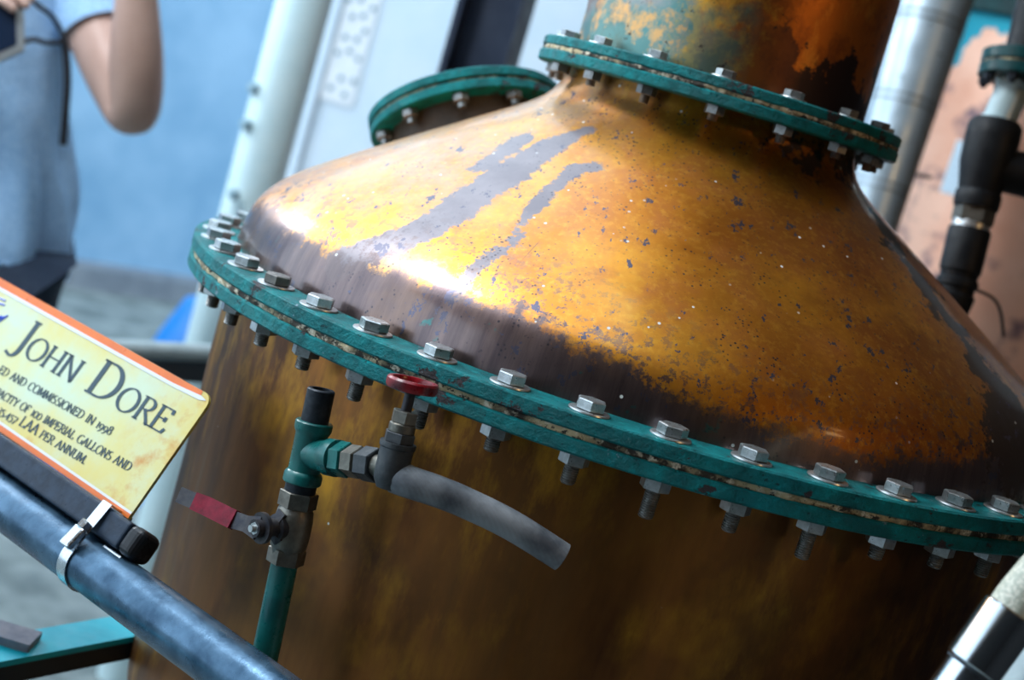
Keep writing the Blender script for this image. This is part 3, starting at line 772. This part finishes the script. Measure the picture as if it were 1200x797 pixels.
def write(mb, text, x, y, h, sx=1., thick=.125, thin=.035, slope=0., space=.36, track=.04, fix=None):
    for i, ch in enumerate(text):
        if ch == ' ': x += space*h*sx; continue
        hh = h*(fix or {}).get(i, 1.)
        strokes, adv, serif = GL[ch]
        for st in strokes+[[(sx_-.10, sy_), (sx_+.10, sy_)] for sx_, sy_ in serif]:
            n = len(st)
            for k in range(n-1):
                (ax_, ay_), (bx_, by_) = st[k], st[k+1]
                d = hypot(bx_-ax_, by_-ay_) or 1e-6; phi = atan2(by_-ay_, bx_-ax_)
                w_ = (thin+(thick-thin)*abs(sin(phi-radians(12)))**1.4)/2
                nx, ny = -(by_-ay_)/d*w_, (bx_-ax_)/d*w_; ex, ey = (bx_-ax_)/d*.02, (by_-ay_)/d*.02
                q = [(ax_-ex+nx, ay_-ey+ny), (ax_-ex-nx, ay_-ey-ny), (bx_+ex-nx, by_+ey-ny), (bx_+ex+nx, by_+ey+ny)]
                mb.add([V((x+px_*hh*sx, y+py_*hh+slope*(x+px_*hh*sx), .0005+.000002*k)) for px_, py_ in q], [(0, 1, 2, 3)])
        x += (adv+track)*hh*sx
    return x
def width(text, h, sx, space=.36, track=.04, fix=None):
    return sum(space*h*sx if c == ' ' else (GL[c][1]+track)*h*(fix or {}).get(i, 1.)*sx for i, c in enumerate(text))
def line(text, x0, x1, y0, y1, h, **k):
    """fit a line of text between x0 and x1, baseline y0 at x0 to y1 at x1"""
    sx = (x1-x0)/width(text, h, 1., k.get('space', .36), k.get('track', .04), k.get('fix'))
    sl = (y1-y0)/(x1-x0); mb = MB(); write(mb, text, x0, y0-sl*x0, h, sx, slope=sl, **k)
    return place('lettering', mb.mesh('lettering', 'ink', False), sign, SM)
line('JOHN DORE', -.262, -.024, .0685, .0735, .0215, fix={0: 1.55, 5: 1.52}, thick=.14, thin=.05, space=.62)
line('ED AND COMMISSIONED IN 1998', -.259, -.078, .0436, .0494, .0074, thick=.17, thin=.06, space=.5)
line('PACITY OF 100 IMPERIAL GALLONS AND', -.243, -.032, .0247, .0323, .0074, thick=.17, thin=.06, space=.5)
line('35,457 LAA PER ANNUM.', -.224, -.083, .0132, .0170, .0074, thick=.17, thin=.06, space=.5, fix={7: 1.28, 8: 1.28, 9: 1.28})
lg = MB()
for pts_ in ([(-.334, .1035), (-.316, .1045)], [(-.330, .0985), (-.3125, .1005)], [(-.318, .0885), (-.3105, .0835), (-.2985, .0935)], [(-.2985, .0935), (-.3055, .0815), (-.3145, .0775)], [(-.306, .0905), (-.3085, .0865)]):
    lg.tube([V((x, y, .0003)) for x, y in pts_], .0009, 6)
place('logo_script', lg.mesh('logo_script', 'blue_ink', False), sign, SM)

# ------------------------------------------------------------------ teal support frame under the still, grey flat bar
fz = at(150, 742, 1.50).z
e1 = at_z(160, 731, fz); e0 = at_z(0, 760, fz); fd = (e1-e0).normalized(); fe = V((fd.y, -fd.x, 0))
if fe.dot(CAM-e0) < 0: fe = -fe
frm = thing('support_frame', 'teal angle-iron frame the copper still stands on', 'frame', (0, 0, 0))
def angle(pa, pb, side, wd_=.045, name='frame_beam'):
    d = (pb-pa).normalized(); up = V((0, 0, 1)); t = .006
    a = MB()
    a.add([p+side*s_+up*z for p in (pa, pb) for s_, z in ((0, 0), (wd_, 0), (wd_, -t), (0, -t))], [(0, 1, 2, 3), (7, 6, 5, 4), (0, 4, 5, 1), (1, 5, 6, 2), (2, 6, 7, 3), (3, 7, 4, 0)])
    o = a.build(name, 'teal_frame_paint', frm, False)
    b = MB().add([p+side*s_+up*z for p in (pa, pb) for s_, z in ((wd_-t, -t), (wd_, -t), (wd_, -wd_*.55), (wd_-t, -wd_*.55))], [(0, 1, 2, 3), (7, 6, 5, 4), (0, 4, 5, 1), (1, 5, 6, 2), (2, 6, 7, 3), (3, 7, 4, 0)])
    b.build('beam_web', 'frame_shade', o, False)
b0 = e0-fd*.55
angle(b0-fe*.0225, e1-fe*.0225, fe)
angle(V((-.32, -.12, .584)), V((.32, -.12, .584)), V((0, 1, 0)))
angle(V((.32, .12, .584)), V((-.32, .12, .584)), V((0, -1, 0)))
for lx, ly in ((-.29, -.098), (.29, -.098), (.29, .098), (-.29, .098)):
    q = MB().box((lx, ly, .289), (.045, .045, .578)); q.build('frame_leg', 'teal_frame_paint', frm, False)
MB().box((b0.x+fd.x*.03, b0.y+fd.y*.03, (fz-.01)/2), (.04, .04, fz-.01)).build('frame_leg', 'teal_frame_paint', frm, False)
gb0 = at(-60, 722, 1.33); gb1 = at(40, 757, 1.36)
fb = thing('flat_bar', 'rusty grey flat steel bar end lying across the teal frame', 'steel bar', gb0)
gz = fz+.004
gb0 = at_z(-140, 700, gz); gb1 = at_z(41, 753, gz)
bar([gb0, gb1], .036, .008, V((0, 0, 1))).build('bar', 'flat_bar_grey', fb, False)
fb.location = gb0
fb.children[0].location = -gb0

# ------------------------------------------------------------------ background things
# white downpipe
dp = at(330, 100, 3.05); dpb = V((dp.x, dp.y, 0))
pp = thing('downpipe', 'fat white plastic downpipe standing against the pale wall', 'pipe', dpb)
MB().tube([dpb, dpb+V((0, 0, 3.3))], .0555, 32).build('pipe_length', 'pale_pipe', pp)
for x, y in ((297, 103), (288, 146), (274, 228)):
    c = at(x, y, 3.01); MB().lathe([(.0001, -.01), (.010, -.008), (.013, 0), (.010, .008), (.0001, .01)], 12, frame(c, V((-.6, -1, 0)))).build('mould_spot', 'vent_hole', pp)
cq = at_y(374, 100, YB-.012)
o = tag(MB().tube([V((cq.x, YB-.012, 0)), V((cq.x, YB-.012, 3.4))], .011, 12).build('wall_conduit', 'conduit_grey'), 'thin grey conduit running up wall beside the downpipe', 'conduit')
# perforated vent
vt = at_y(409, 50, YB-.015)
vtt = thing('wall_vent', 'white perforated vent brick set in the white wall', 'vent', V((vt.x, YB, vt.z)))
vw, vh = .115, .40
zb = at_y(405, 124, YB-.015).z
MB().box((vt.x+.005, YB-.005, zb+vh/2), (vw, .010, vh)).build('vent_plate', 'vent_white', vtt, False)
for r in range(9):
    for c in range(2+r % 2):
        if random.random() < .35: continue
        xx = vt.x+.005+(c-(1+r % 2)/2)*.038+random.uniform(-.008, .008); zz = zb+.035+r*.042+random.uniform(-.01, .01)
        MB().lathe([(.0001, 0), (.0065, 0), (.0075, -.001), (.0095, .003), (.0085, .004), (.0060, .001)], 10, frame(V((xx, YB-.0105, zz)), V((0, -1, 0)))).build('vent_hole', 'vent_hole', vtt)
# dark post
pd = at(572, 40, 2.75); pdb = V((pd.x, pd.y, 0))
po = thing('steel_post', 'dark navy steel column behind the hand-hole flange', 'post', pdb)
Mr = Matrix.Rotation(-.08, 3, 'Z')
MB().box(pdb+V((0, 0, 1.6)), (.105, .012, 3.2), Mr).build('column_web', 'dark_post_paint', po, False)
for s_ in (-1, 1): MB().box(pdb+Mr @ V((s_*.052, 0, 1.6)), (.012, .11, 3.2), Mr).build('column_flange', 'dark_post_paint', po, False)
MB().box(pdb+V((0, 0, .006)), (.2, .2, .012), Mr).build('base_plate', 'dark_post_paint', po, False)
# galvanised duct
da = at(1093, 0, 2.60); db = at(1014, 270, 2.60)
dd_ = (da-db).normalized(); base_d = db-dd_*.55
du = thing('galvanised_duct', 'shiny galvanised round duct with ring seams behind the still', 'duct', base_d)
r_t, r_b = 45.5*2.6/FPX, 34*2.6/FPX; DL = (da-db).length; gr = (r_t-r_b)/DL
Lf = DL+.55+.35
MB().lathe([(max(r_b-gr*.55, .03), 0), (r_t+gr*.35, Lf)], 48, frame(base_d, dd_)).build('duct_shell', 'galvanised', du)
for y in (28, 122, 220):
    f_ = y/270.; c = da.lerp(db, f_); r_ = r_t+(r_b-r_t)*f_
    for s_ in (-.006, .006):
        MB().lathe([(r_-.003, -.003), (r_+.0015, -.002), (r_+.0022, 0), (r_+.0015, .002), (r_-.003, .003)], 48, frame(c+dd_*s_, dd_)).build('duct_seam', 'galvanised_seam', du)
sc = at(1073, 205, 2.59); MB().tube([sc, at(1092, 208, 2.58)], .003, 8).build('duct_screw', 'black_iron', du)
if base_d.z > .01: MB().tube([V((base_d.x, base_d.y, 0)), base_d+V((0, 0, .02))], .03, 24).build('duct_stand', 'galvanised', du)
# copper vessel at the back right
vc_ = at(1218, 200, 3.25); vcb = V((vc_.x, vc_.y, 0)); VR = .385
vtop = at(1160, 34, 2.95).z
vsl = thing('copper_vessel', 'rosy copper vessel with teal painted rim behind the black hose fitting', 'vessel', vcb)
sh = MB().lathe([(.0001, .15-vtop), (VR*.9, .17-vtop), (VR, .22-vtop), (VR, .035)], 72).mesh('vessel_shell', 'rosy_copper_vessel')
place('vessel_shell', sh, vsl, Matrix.Translation((vc_.x, vc_.y, vtop)))
ring(VR-.03, VR+.025, vtop+.028, vtop+.062, M=Matrix.Translation((vc_.x, vc_.y, 0)), n=72).build('vessel_rim', 'dark_teal', vsl)
MB().lathe([(.0001, vtop+.45), (.12, vtop+.43), (.16, vtop+.30), (VR-.06, vtop+.09), (VR-.01, vtop+.06)], 64, Matrix.Translation((vc_.x, vc_.y, 0))).build('vessel_head', 'dark_teal', vsl)
for a in (.3, 1.87, 3.44, 5.01): MB().tube([vcb+V((VR*.8*cos(a), VR*.8*sin(a), 0)), vcb+V((VR*.8*cos(a), VR*.8*sin(a), .2))], .025, 12).build('vessel_leg', 'dark_teal', vsl)
# pale paper label stuck on the vessel
def on_vessel(x, y):
    d = ray(x, y); lo = 2.2
    while lo < 3.6:
        p = CAM+d*lo
        if hypot(p.x-vc_.x, p.y-vc_.y) < VR+.0025: return p
        lo += .001
    return CAM+d*2.9
c00, c10, c11, c01 = [on_vessel(*q) for q in ((1102, 222), (1128, 229), (1145, 172), (1119, 163))]
a0, a1 = atan2(c00.y-vc_.y, c00.x-vc_.x), atan2(c10.y-vc_.y, c10.x-vc_.x); z0_, z1_ = c00.z-.004, c01.z
if a0 > 0: a0 -= 2*pi
if a1 > 0: a1 -= 2*pi
if a1 < a0+.10: a1 = a0+.13
mb = MB(); vs = []; fs = []
for i in range(9):
    a = a0+(a1-a0)*i/8
    for rr in (VR+.0005, VR+.0025):
        for z in (z0_, z1_): vs.append(V((vc_.x+rr*cos(a), vc_.y+rr*sin(a), z)))
for i in range(8):
    b = i*4
    for q in ((0, 1), (1, 3), (3, 2), (2, 0)): fs.append((b+q[0], b+q[1], b+4+q[1], b+4+q[0]))
fs += [(0, 1, 3, 2), (32, 34, 35, 33)]
mb.add(vs, fs).build('paper_label', 'label_paper', vsl, False)

# black hose fitting standing behind the dome on the right
HD = 1.86
def hfp(x, y): return at(x, y, HD)
hf = thing('hose_fitting', 'black rubber hose fitting with sight glass beside the copper dome', 'pipe fitting', V((hfp(1100, 420).x, hfp(1100, 420).y, 0)))
A0 = hfp(1112, 380); A1 = hfp(1196, 84); al = (A1-A0).normalized()
k_ = HD/FPX
def seg(px0, px1, prof, name, mat, n=28, smooth=True, parent=hf):
    p, q = hfp(*px0), hfp(*px1); L = (q-p).length
    return aim(p, q, [(r*k_, f*L) for r, f in prof], n).build(name, mat, parent, smooth)
low = A0-al*.9
MB().tube([V((A0.x-.02, A0.y, 0)), V((A0.x-.02, A0.y, .6)), A0-al*.15, A0], 21*k_, 24).build('lower_hose', 'rubber_black', hf)
seg((1112, 372), (1137, 268), [(.1, 0), (19, 0), (20, .05), (24, .22), (24, .25), (21.5, .27), (21.5, .33), (24.5, .35), (24.5, .42), (22, .44), (22.5, .5), (24.5, .52), (25, .97), (23.5, 1.), (.1, 1.)], 'hose_sleeve', 'rubber_black')
seg((1135, 272), (1139, 262), [(.1, 0), (22, 0), (22, 1), (.1, 1)], 'steel_collar', 'washer_steel')
seg((1138, 264), (1144, 240), [(.1, 0), (22, .05), (24.5, .15), (24.5, .85), (22, .95), (.1, 1)], 'hex_union', 'valve_brass_grey', 6, False)
seg((1143, 244), (1168, 142), [(.1, 0), (26, 0), (27, .06), (27, .16), (25, .19), (27, .3), (31, .5), (32, .8), (31, .95), (27, 1.), (.1, 1.)], 'rubber_body', 'rubber_black')
o_ = hfp(1162, 196); MB().tube([o_, hfp(1200, 205), hfp(1250, 221)], 26*k_, 24).build('side_outlet', 'rubber_black', hf)
seg((1167, 150), (1190, 98), [(.1, 0), (22, 0), (22, .16), (19.5, .18), (19.5, .9), (23, .92), (23, 1), (.1, 1)], 'sight_glass', 'sight_glass')
fc0 = hfp(1196, 96); upv = (hfp(1203, 66)-fc0); fl_ = upv.length
aim(fc0, fc0+upv, [(.1*k_, 0), (48*k_, 0), (50*k_, .03*fl_), (50*k_, .42*fl_), (.1*k_, .42*fl_)], 40).build('coupling_flange', 'dark_teal', hf)
aim(fc0, fc0+upv, [(.1*k_, .40*fl_), (48*k_, .42*fl_), (48*k_, .52*fl_), (.1*k_, .54*fl_)], 40).build('coupling_gasket', 'fibre_gasket', hf)
aim(fc0, fc0+upv, [(.1*k_, .52*fl_), (49*k_, .52*fl_), (50*k_, .56*fl_), (50*k_, .95*fl_), (48*k_, 1.*fl_), (.1*k_, fl_)], 40).build('coupling_flange', 'dark_teal', hf)
MB().tube([fc0+upv, fc0+upv.normalized()*.6], 26*k_, 24).build('upper_pipe', 'rubber_black', hf)
UPF = frame(fc0, upv)
for k in range(8):
    a = 2*pi*k/8+.35
    p = UPF @ V((42*k_*cos(a), 42*k_*sin(a), 0)); u_ = upv.normalized()
    aim(p-u_*12*k_, p, [(.1*k_, 0), (3.5*k_, 0), (3.5*k_, 4*k_), (6.5*k_, 4.1*k_), (6.5*k_, 12*k_), (.1*k_, 12*k_)], 6).build('coupling_nut', 'black_iron', hf, False)
MB().tube(path([hfp(1135, 338), hfp(1152, 343), hfp(1166, 352), hfp(1173, 368), hfp(1176, 395)], 5), 3.2*k_, 10, flat=.6).build('cable_tie', 'rubber_black', hf)

# polished hose coupling, lower right in front of the still
SD = .93; ks = SD/FPX
sc_ = thing('steel_hose_coupling', 'polished steel ferrule on pale braided hose in front of the still', 'hose coupling', at(1100, 850, SD))
def spx(x, y, d=0): return at(x, y, SD+d)
s0, s1 = spx(1139, 782), spx(1186, 717); sL = (s1-s0).length
aim(s0, s1, [(.1*ks, 0), (33*ks, 0), (34.5*ks, 2*ks), (34.5*ks, sL-2*ks), (33*ks, sL), (.1*ks, sL)], 40).build('ferrule', 'polished_steel', sc_)
aim(s0, s1, [(.1*ks, -90*ks), (30*ks, -90*ks), (30*ks, 1*ks), (.1*ks, 1*ks)], 40).build('hose_tail', 'polished_steel', sc_)
aim(s0, s1, [(31*ks, -4*ks), (31.5*ks, -3*ks), (31.5*ks, 0), (30*ks, 0)], 40).build('ferrule_groove', 'tube_dark', sc_)
hdv = (s1-s0).normalized()
MB().tube(path([s1-hdv*5*ks, s1+hdv*30*ks, s1+hdv*90*ks+RIGHT*.006, s1+hdv*170*ks+RIGHT*.03, V((.55, -.62, 1.44)), V((1.2, -.68, 1.40)), V((2.5, -.75, 1.55))], 6), 29*ks, 28).build('braided_hose', 'braided_hose', sc_)
s2 = s0-hdv*90*ks
MB().tube(path([s2+hdv*.01, s2-hdv*.06, V((s2.x-.10, s2.y+.02, .75)), V((s2.x-.12, s2.y+.02, .3)), V((s2.x-.12, s2.y+.02, .0))], 5), 29*ks, 20).build('lower_hose', 'braided_hose', sc_)
aim(s0-hdv*40*ks-RIGHT*30*ks, s0-hdv*40*ks-RIGHT*48*ks, [(.1*ks, 0), (9*ks, 0), (9*ks, 14*ks), (6*ks, 18*ks), (.1*ks, 18*ks)], 16).build('cam_lever', 'polished_steel', sc_)
lt = at(1210, 770, 1.02)
o = tag(MB().tube([at(1178, 850, 1.03)+(at(1178, 850, 1.03)-at(1240, 735, 1.03)).normalized()*((at(1178, 850, 1.03).z-.01)/(at(1240, 735, 1.03)-at(1178, 850, 1.03)).normalized().z), at(1178, 850, 1.03), at(1262, 694, 1.03)], .016, 20).build('pale_tube', 'tube_grey'), 'pale grey-blue tube beside the polished ferrule', 'tube')

# grey barrier tube, blue cone
tz = at(200, 414, 2.55).z
t0 = at_z(60, 405, tz); t1 = at_z(250, 414, tz); td_ = (t1-t0).normalized()
br = thing('barrier_tube', 'pale grey horizontal tube barrier behind the sign corner', 'barrier', V((t0.x, t0.y, 0)))
MB().tube([t0-td_*.3, t1+td_*.7], .0155, 20).build('barrier_rail', 'tube_grey', br)
MB().box((t0+t1)/2+td_*.2-V((0, 0, .034)), ((t1-t0).length+1., .025, .034), Matrix.Rotation(atan2(td_.y, td_.x), 3, 'Z')).build('barrier_shade_strip', 'tube_dark', br, False)  # dark strip standing in for the shadow under the tube
for p in (t0-td_*.2, t1+td_*.6): MB().tube([V((p.x, p.y, 0)), V((p.x, p.y, tz))], .015, 16).build('barrier_post', 'tube_dark', br)
cb = at_z(222, 407, 0)
cb = at(228, 402, 4.6)
k4 = 4.6/FPX
cone = thing('blue_cone', 'bright blue plastic cone on the floor beside the downpipe', 'cone', V((cb.x, cb.y, 0)))
MB().lathe([(.052, cb.z+52*k4), (.06, cb.z+50*k4), (44*k4, cb.z), (44*k4+cb.z*.25, .03), (44*k4+cb.z*.25, 0), (.0001, 0)], 36, Matrix.Translation((cb.x, cb.y, 0))).build('cone_shell', 'blue_plastic', cone)
MB().box((cb.x, cb.y, .012), (.62, .62, .024)).build('cone_base', 'blue_plastic', cone, False)

# ------------------------------------------------------------------ person
pel = at(-43, 312, 2.65); pel.z = .93
pf = (CAM-pel); pf.z = 0; pf.normalize(); prr = V((-pf.y, pf.x, 0))     # facing the viewer; prr points to picture right
if prr.dot(RIGHT) < 0: prr = -prr
def pp_(r, f, z): return V((pel.x, pel.y, 0))+prr*r+pf*f+V((0, 0, z))
per = thing('person', 'person in blue T-shirt with raised bent arm holding small device', 'person', V((pel.x, pel.y, 0)))
sho_l = pp_(.055, .0, 1.405); elb_l = at(160, 150, 2.52); wri_l = at(160, -70, 2.40); han_l = at(150, -120, 2.36)
sho_r = pp_(-.255, .0, 1.41); elb_r = at(-175, 110, 2.55); wri_r = at(-55, 8, 2.36); han_r = at(-22, -4, 2.33)
def skinmesh(name, mat, nodes, edges, root, parent, sub_=2):
    names = list(nodes); me = bpy.data.meshes.new(name)
    me.from_pydata([tuple(nodes[k][0]) for k in names], [(names.index(a), names.index(b)) for a, b in edges], [])
    me.materials.append(MATS[mat]); o = link(name, me, parent)
    o.modifiers.new('skin', 'SKIN'); 
    if not me.skin_vertices: me.attributes  # layer made by the modifier
    for i, k in enumerate(names):
        sv = me.skin_vertices[0].data[i]; r = nodes[k][1]; sv.radius = r if isinstance(r, tuple) else (r, r); sv.use_root = (k == root)
    o.modifiers['skin'].use_smooth_shade = True
    s_ = o.modifiers.new('sub', 'SUBSURF'); s_.levels = sub_; s_.render_levels = sub_
    return o
nodes = {'pelvis': (pp_(0, 0, .95), (.13, .10)), 'waist': (pp_(-.04, 0, 1.10), (.125, .09)), 'chest': (pp_(-.085, 0, 1.28), (.14, .10)), 'neckb': (pp_(-.092, 0, 1.44), .06),
         'neckt': (pp_(-.092, .01, 1.52), .052), 'head': (pp_(-.092, .025, 1.60), (.075, .088)), 'crown': (pp_(-.092, .015, 1.68), (.066, .075)),
         'shl': (sho_l, .055), 'ell0': (sho_l.lerp(elb_l, .60), .054), 'ell': (elb_l, .046), 'fal': (elb_l.lerp(wri_l, .3), .052), 'wrl': (wri_l, .027), 'pal': (han_l, (.035, .02)),
         'shr': (sho_r, .055), 'elr0': (sho_r.lerp(elb_r, .55), .046), 'elr': (elb_r, .038), 'far': (elb_r.lerp(wri_r, .3), .042), 'wrr': (wri_r, .026), 'par': (han_r, (.034, .018)),
         'hil': (pp_(.085, 0, .88), .085), 'knl': (pp_(.095, .03, .50), .058), 'anl': (pp_(.10, -.01, .09), .036), 'tol': (pp_(.12, .14, .035), .03),
         'hir': (pp_(-.085, 0, .88), .085), 'knr': (pp_(-.095, .03, .50), .058), 'anr': (pp_(-.10, -.01, .09), .036), 'tor': (pp_(-.12, .14, .035), .03)}
edges = [('pelvis', 'waist'), ('waist', 'chest'), ('chest', 'neckb'), ('neckb', 'neckt'), ('neckt', 'head'), ('head', 'crown'), ('chest', 'shl'), ('shl', 'ell0'), ('ell0', 'ell'), ('ell', 'fal'), ('fal', 'wrl'), ('wrl', 'pal'),
         ('chest', 'shr'), ('shr', 'elr0'), ('elr0', 'elr'), ('elr', 'far'), ('far', 'wrr'), ('wrr', 'par'), ('pelvis', 'hil'), ('hil', 'knl'), ('knl', 'anl'), ('anl', 'tol'), ('pelvis', 'hir'), ('hir', 'knr'), ('knr', 'anr'), ('anr', 'tor')]
for s_, hc_, wr_, side in (('l', han_l, wri_l, -1), ('r', han_r, wri_r, 1)):
    d = (hc_-wr_).normalized(); acr = (RIGHT*.6+UP*.3)-d*d.dot(RIGHT*.6+UP*.3); acr.normalize(); curl = d.cross(acr).normalized()
    if curl.dot(FW) < 0: curl = -curl
    for i, (off, ln) in enumerate(((-.027, .060), (-.009, .072), (.009, .068), (.027, .052))):
        b = hc_+d*.03+acr*off; c1 = b+d*ln*.5+curl*.008; c2 = c1+d*ln*.22+curl*ln*.42
        nodes[f'f{s_}{i}a'] = (b, .0095); nodes[f'f{s_}{i}b'] = (c1, .0088); nodes[f'f{s_}{i}c'] = (c2, .0078)
        edges += [('pa'+s_, f'f{s_}{i}a'), (f'f{s_}{i}a', f'f{s_}{i}b'), (f'f{s_}{i}b', f'f{s_}{i}c')]
    t1_ = hc_-d*.012-acr*.036; t2_ = t1_+d*.03-acr*.014+curl*.012
    nodes[f't{s_}a'] = (t1_, .011); nodes[f't{s_}b'] = (t2_, .009); edges += [('pa'+s_, f't{s_}a'), (f't{s_}a', f't{s_}b')]
bod = skinmesh('figure', 'skin', nodes, edges, 'pelvis', per)
# T-shirt: lofted torso with folds, and sleeves
mb = MB(); vs = []; fs = []
secs = [(.885, -.012, .176, .132), (.93, -.012, .176, .132), (1.02, -.022, .170, .124), (1.12, -.045, .160, .118), (1.22, -.072, .162, .120), (1.30, -.088, .172, .120), (1.37, -.092, .182, .112), (1.425, -.092, .165, .095), (1.455, -.092, .10, .075), (1.475, -.092, .068, .064)]
sec = crom(secs, 5); NSg = 72
for z, r0, a_, b_ in sec:
    for k in range(NSg):
        t = 2*pi*k/NSg; wv = 1+(.075*sin(t*7+z*7)+.05*sin(t*12-z*10))*max(0, min(1, (1.3-z)/.25))
        vs.append(pp_(r0+a_*cos(t)*wv, b_*sin(t)*wv, z))
for i in range(len(sec)-1):
    for k in range(NSg): k2 = (k+1) % NSg; fs.append((i*NSg+k, i*NSg+k2, (i+1)*NSg+k2, (i+1)*NSg+k))
mb.add(vs, fs)
for sh_, el_, q in ((sho_l, elb_l, .40), (sho_r, elb_r, .60)):
    mb.tube([sh_+(sh_-el_).normalized()*.03+V((0, 0, -.01)), sh_, sh_.lerp(el_, q*.5), sh_.lerp(el_, q)], [.05, .066, .062, .061], 24, caps=False)
shirt = mb.build('t_shirt', 'blue_heather_jersey', per, True, 60)
hm_ = MB(); 
hm_.tube([pp_(-.012+.178*cos(2*pi*k/48), .137*sin(2*pi*k/48), .905) for k in range(49)], .003, 6).build('hem_seam', 'blue_heather_jersey', shirt)
tn = {'p': (pp_(0, 0, .93), (.15, .115)), 'hl': (pp_(.085, 0, .86), .098), 'kl': (pp_(.095, .03, .50), .075), 'al': (pp_(.10, -.01, .10), .062),
      'hr': (pp_(-.085, 0, .86), .098), 'kr': (pp_(-.095, .03, .50), .075), 'ar': (pp_(-.10, -.01, .10), .062)}
skinmesh('trousers', 'navy_denim', tn, [('p', 'hl'), ('hl', 'kl'), ('kl', 'al'), ('p', 'hr'), ('hr', 'kr'), ('kr', 'ar')], 'p', per)
for s_ in (-1, 1):
    MB().tube([pp_(s_*.10, -.06, .045), pp_(s_*.103, .0, .05), pp_(s_*.112, .08, .045), pp_(s_*.122, .19, .03)], [.040, .045, .044, .028], 16).build('shoe', 'shoe_leather', per)
hcn = pp_(-.092, .02, 1.645)
hair = MB().lathe([(.001, .105), (.045, .097), (.080, .068), (.094, .02), (.092, -.02), (.080, -.05), (.074, -.045), (.082, .0)], 28, frame(hcn, V((0, 0, 1))-pf*.55)).build('hair', 'dark_hair', per)
fx = lambda r, f, z: pp_(-.092+r, .025+f, z)
MB().tube([fx(0, .088, 1.635), fx(0, .105, 1.605), fx(0, .088, 1.592)], [.008, .013, .009], 10).build('nose', 'skin', per)
MB().tube([fx(-.022, .083, 1.567), fx(0, .089, 1.566), fx(.022, .083, 1.567)], [.003, .006, .003], 8).build('mouth', 'lip', per)
for s_ in (-1, 1):
    MB().lathe([(.001, -.008), (.010, 0), (.001, .008)], 12, frame(fx(s_*.03, .080, 1.632), pf)).build('eye', 'eye_white', per)
    MB().lathe([(.001, -.010), (.018, -.006), (.022, .004), (.012, .010), (.001, .010)], 14, frame(fx(s_*.082, 0, 1.615), prr*s_)).build('ear', 'skin', per)

# held device with its cord
DD = 2.30
c_br, c_tr, c_bl = at(19, 54, DD), at(17, -45, DD), at(-48, 112, DD-.03)
ey = (c_tr-c_br).normalized(); ex = (c_bl-c_br); ex = (ex-ey*ex.dot(ey)*.45); wdv = ex.length; ex.normalize(); ez = ex.cross(ey).normalized()
if ez.dot(CAM-c_br) < 0: ez = -ez
dev = thing('handheld_device', 'dark-faced handheld device with silver edge held at the chest', 'device', c_br)
hh_ = (c_tr-c_br).length
def dbox(a0_, a1_, b0_, b1_, z0__, z1__):
    vs = [c_br+ex*a_+ey*b_+ez*z for a_ in (a0_, a1_) for b_ in (b0_, b1_) for z in (z0__, z1__)]
    return MB().add(vs, [(0, 1, 3, 2), (4, 6, 7, 5), (0, 4, 5, 1), (2, 3, 7, 6), (0, 2, 6, 4), (1, 5, 7, 3)])
sv = dbox(-.014, wdv, -.012, hh_, -.02, 0).build('case', 'silver_case', dev, False); md = sv.modifiers.new('b', 'BEVEL'); md.width = .003; md.segments = 2
dbox(-.0005, wdv-.004, .002, hh_-.004, -.002, .0015).build('screen', 'screen_navy', dev, False)
cordp = path([at(20, -30, 2.36), at(40, 2, 2.40), at(60, 18, 2.44), at(72, 38, 2.46), at(77, 60, 2.47), at(79, 95, 2.48), at(77, 130, 2.49), at(74, 170, 2.50)], 6)
MB().tube(cordp, [.0042 if i < 20 else .0065 for i in range(len(cordp))], 10).build('cord', 'strap_black', dev)
MB().tube(path([at(28, 49, 2.33), at(40, 46, 2.39), at(55, 50, 2.44), at(74, 49, 2.465)], 6), .0042, 10).build('cord', 'strap_black', dev)
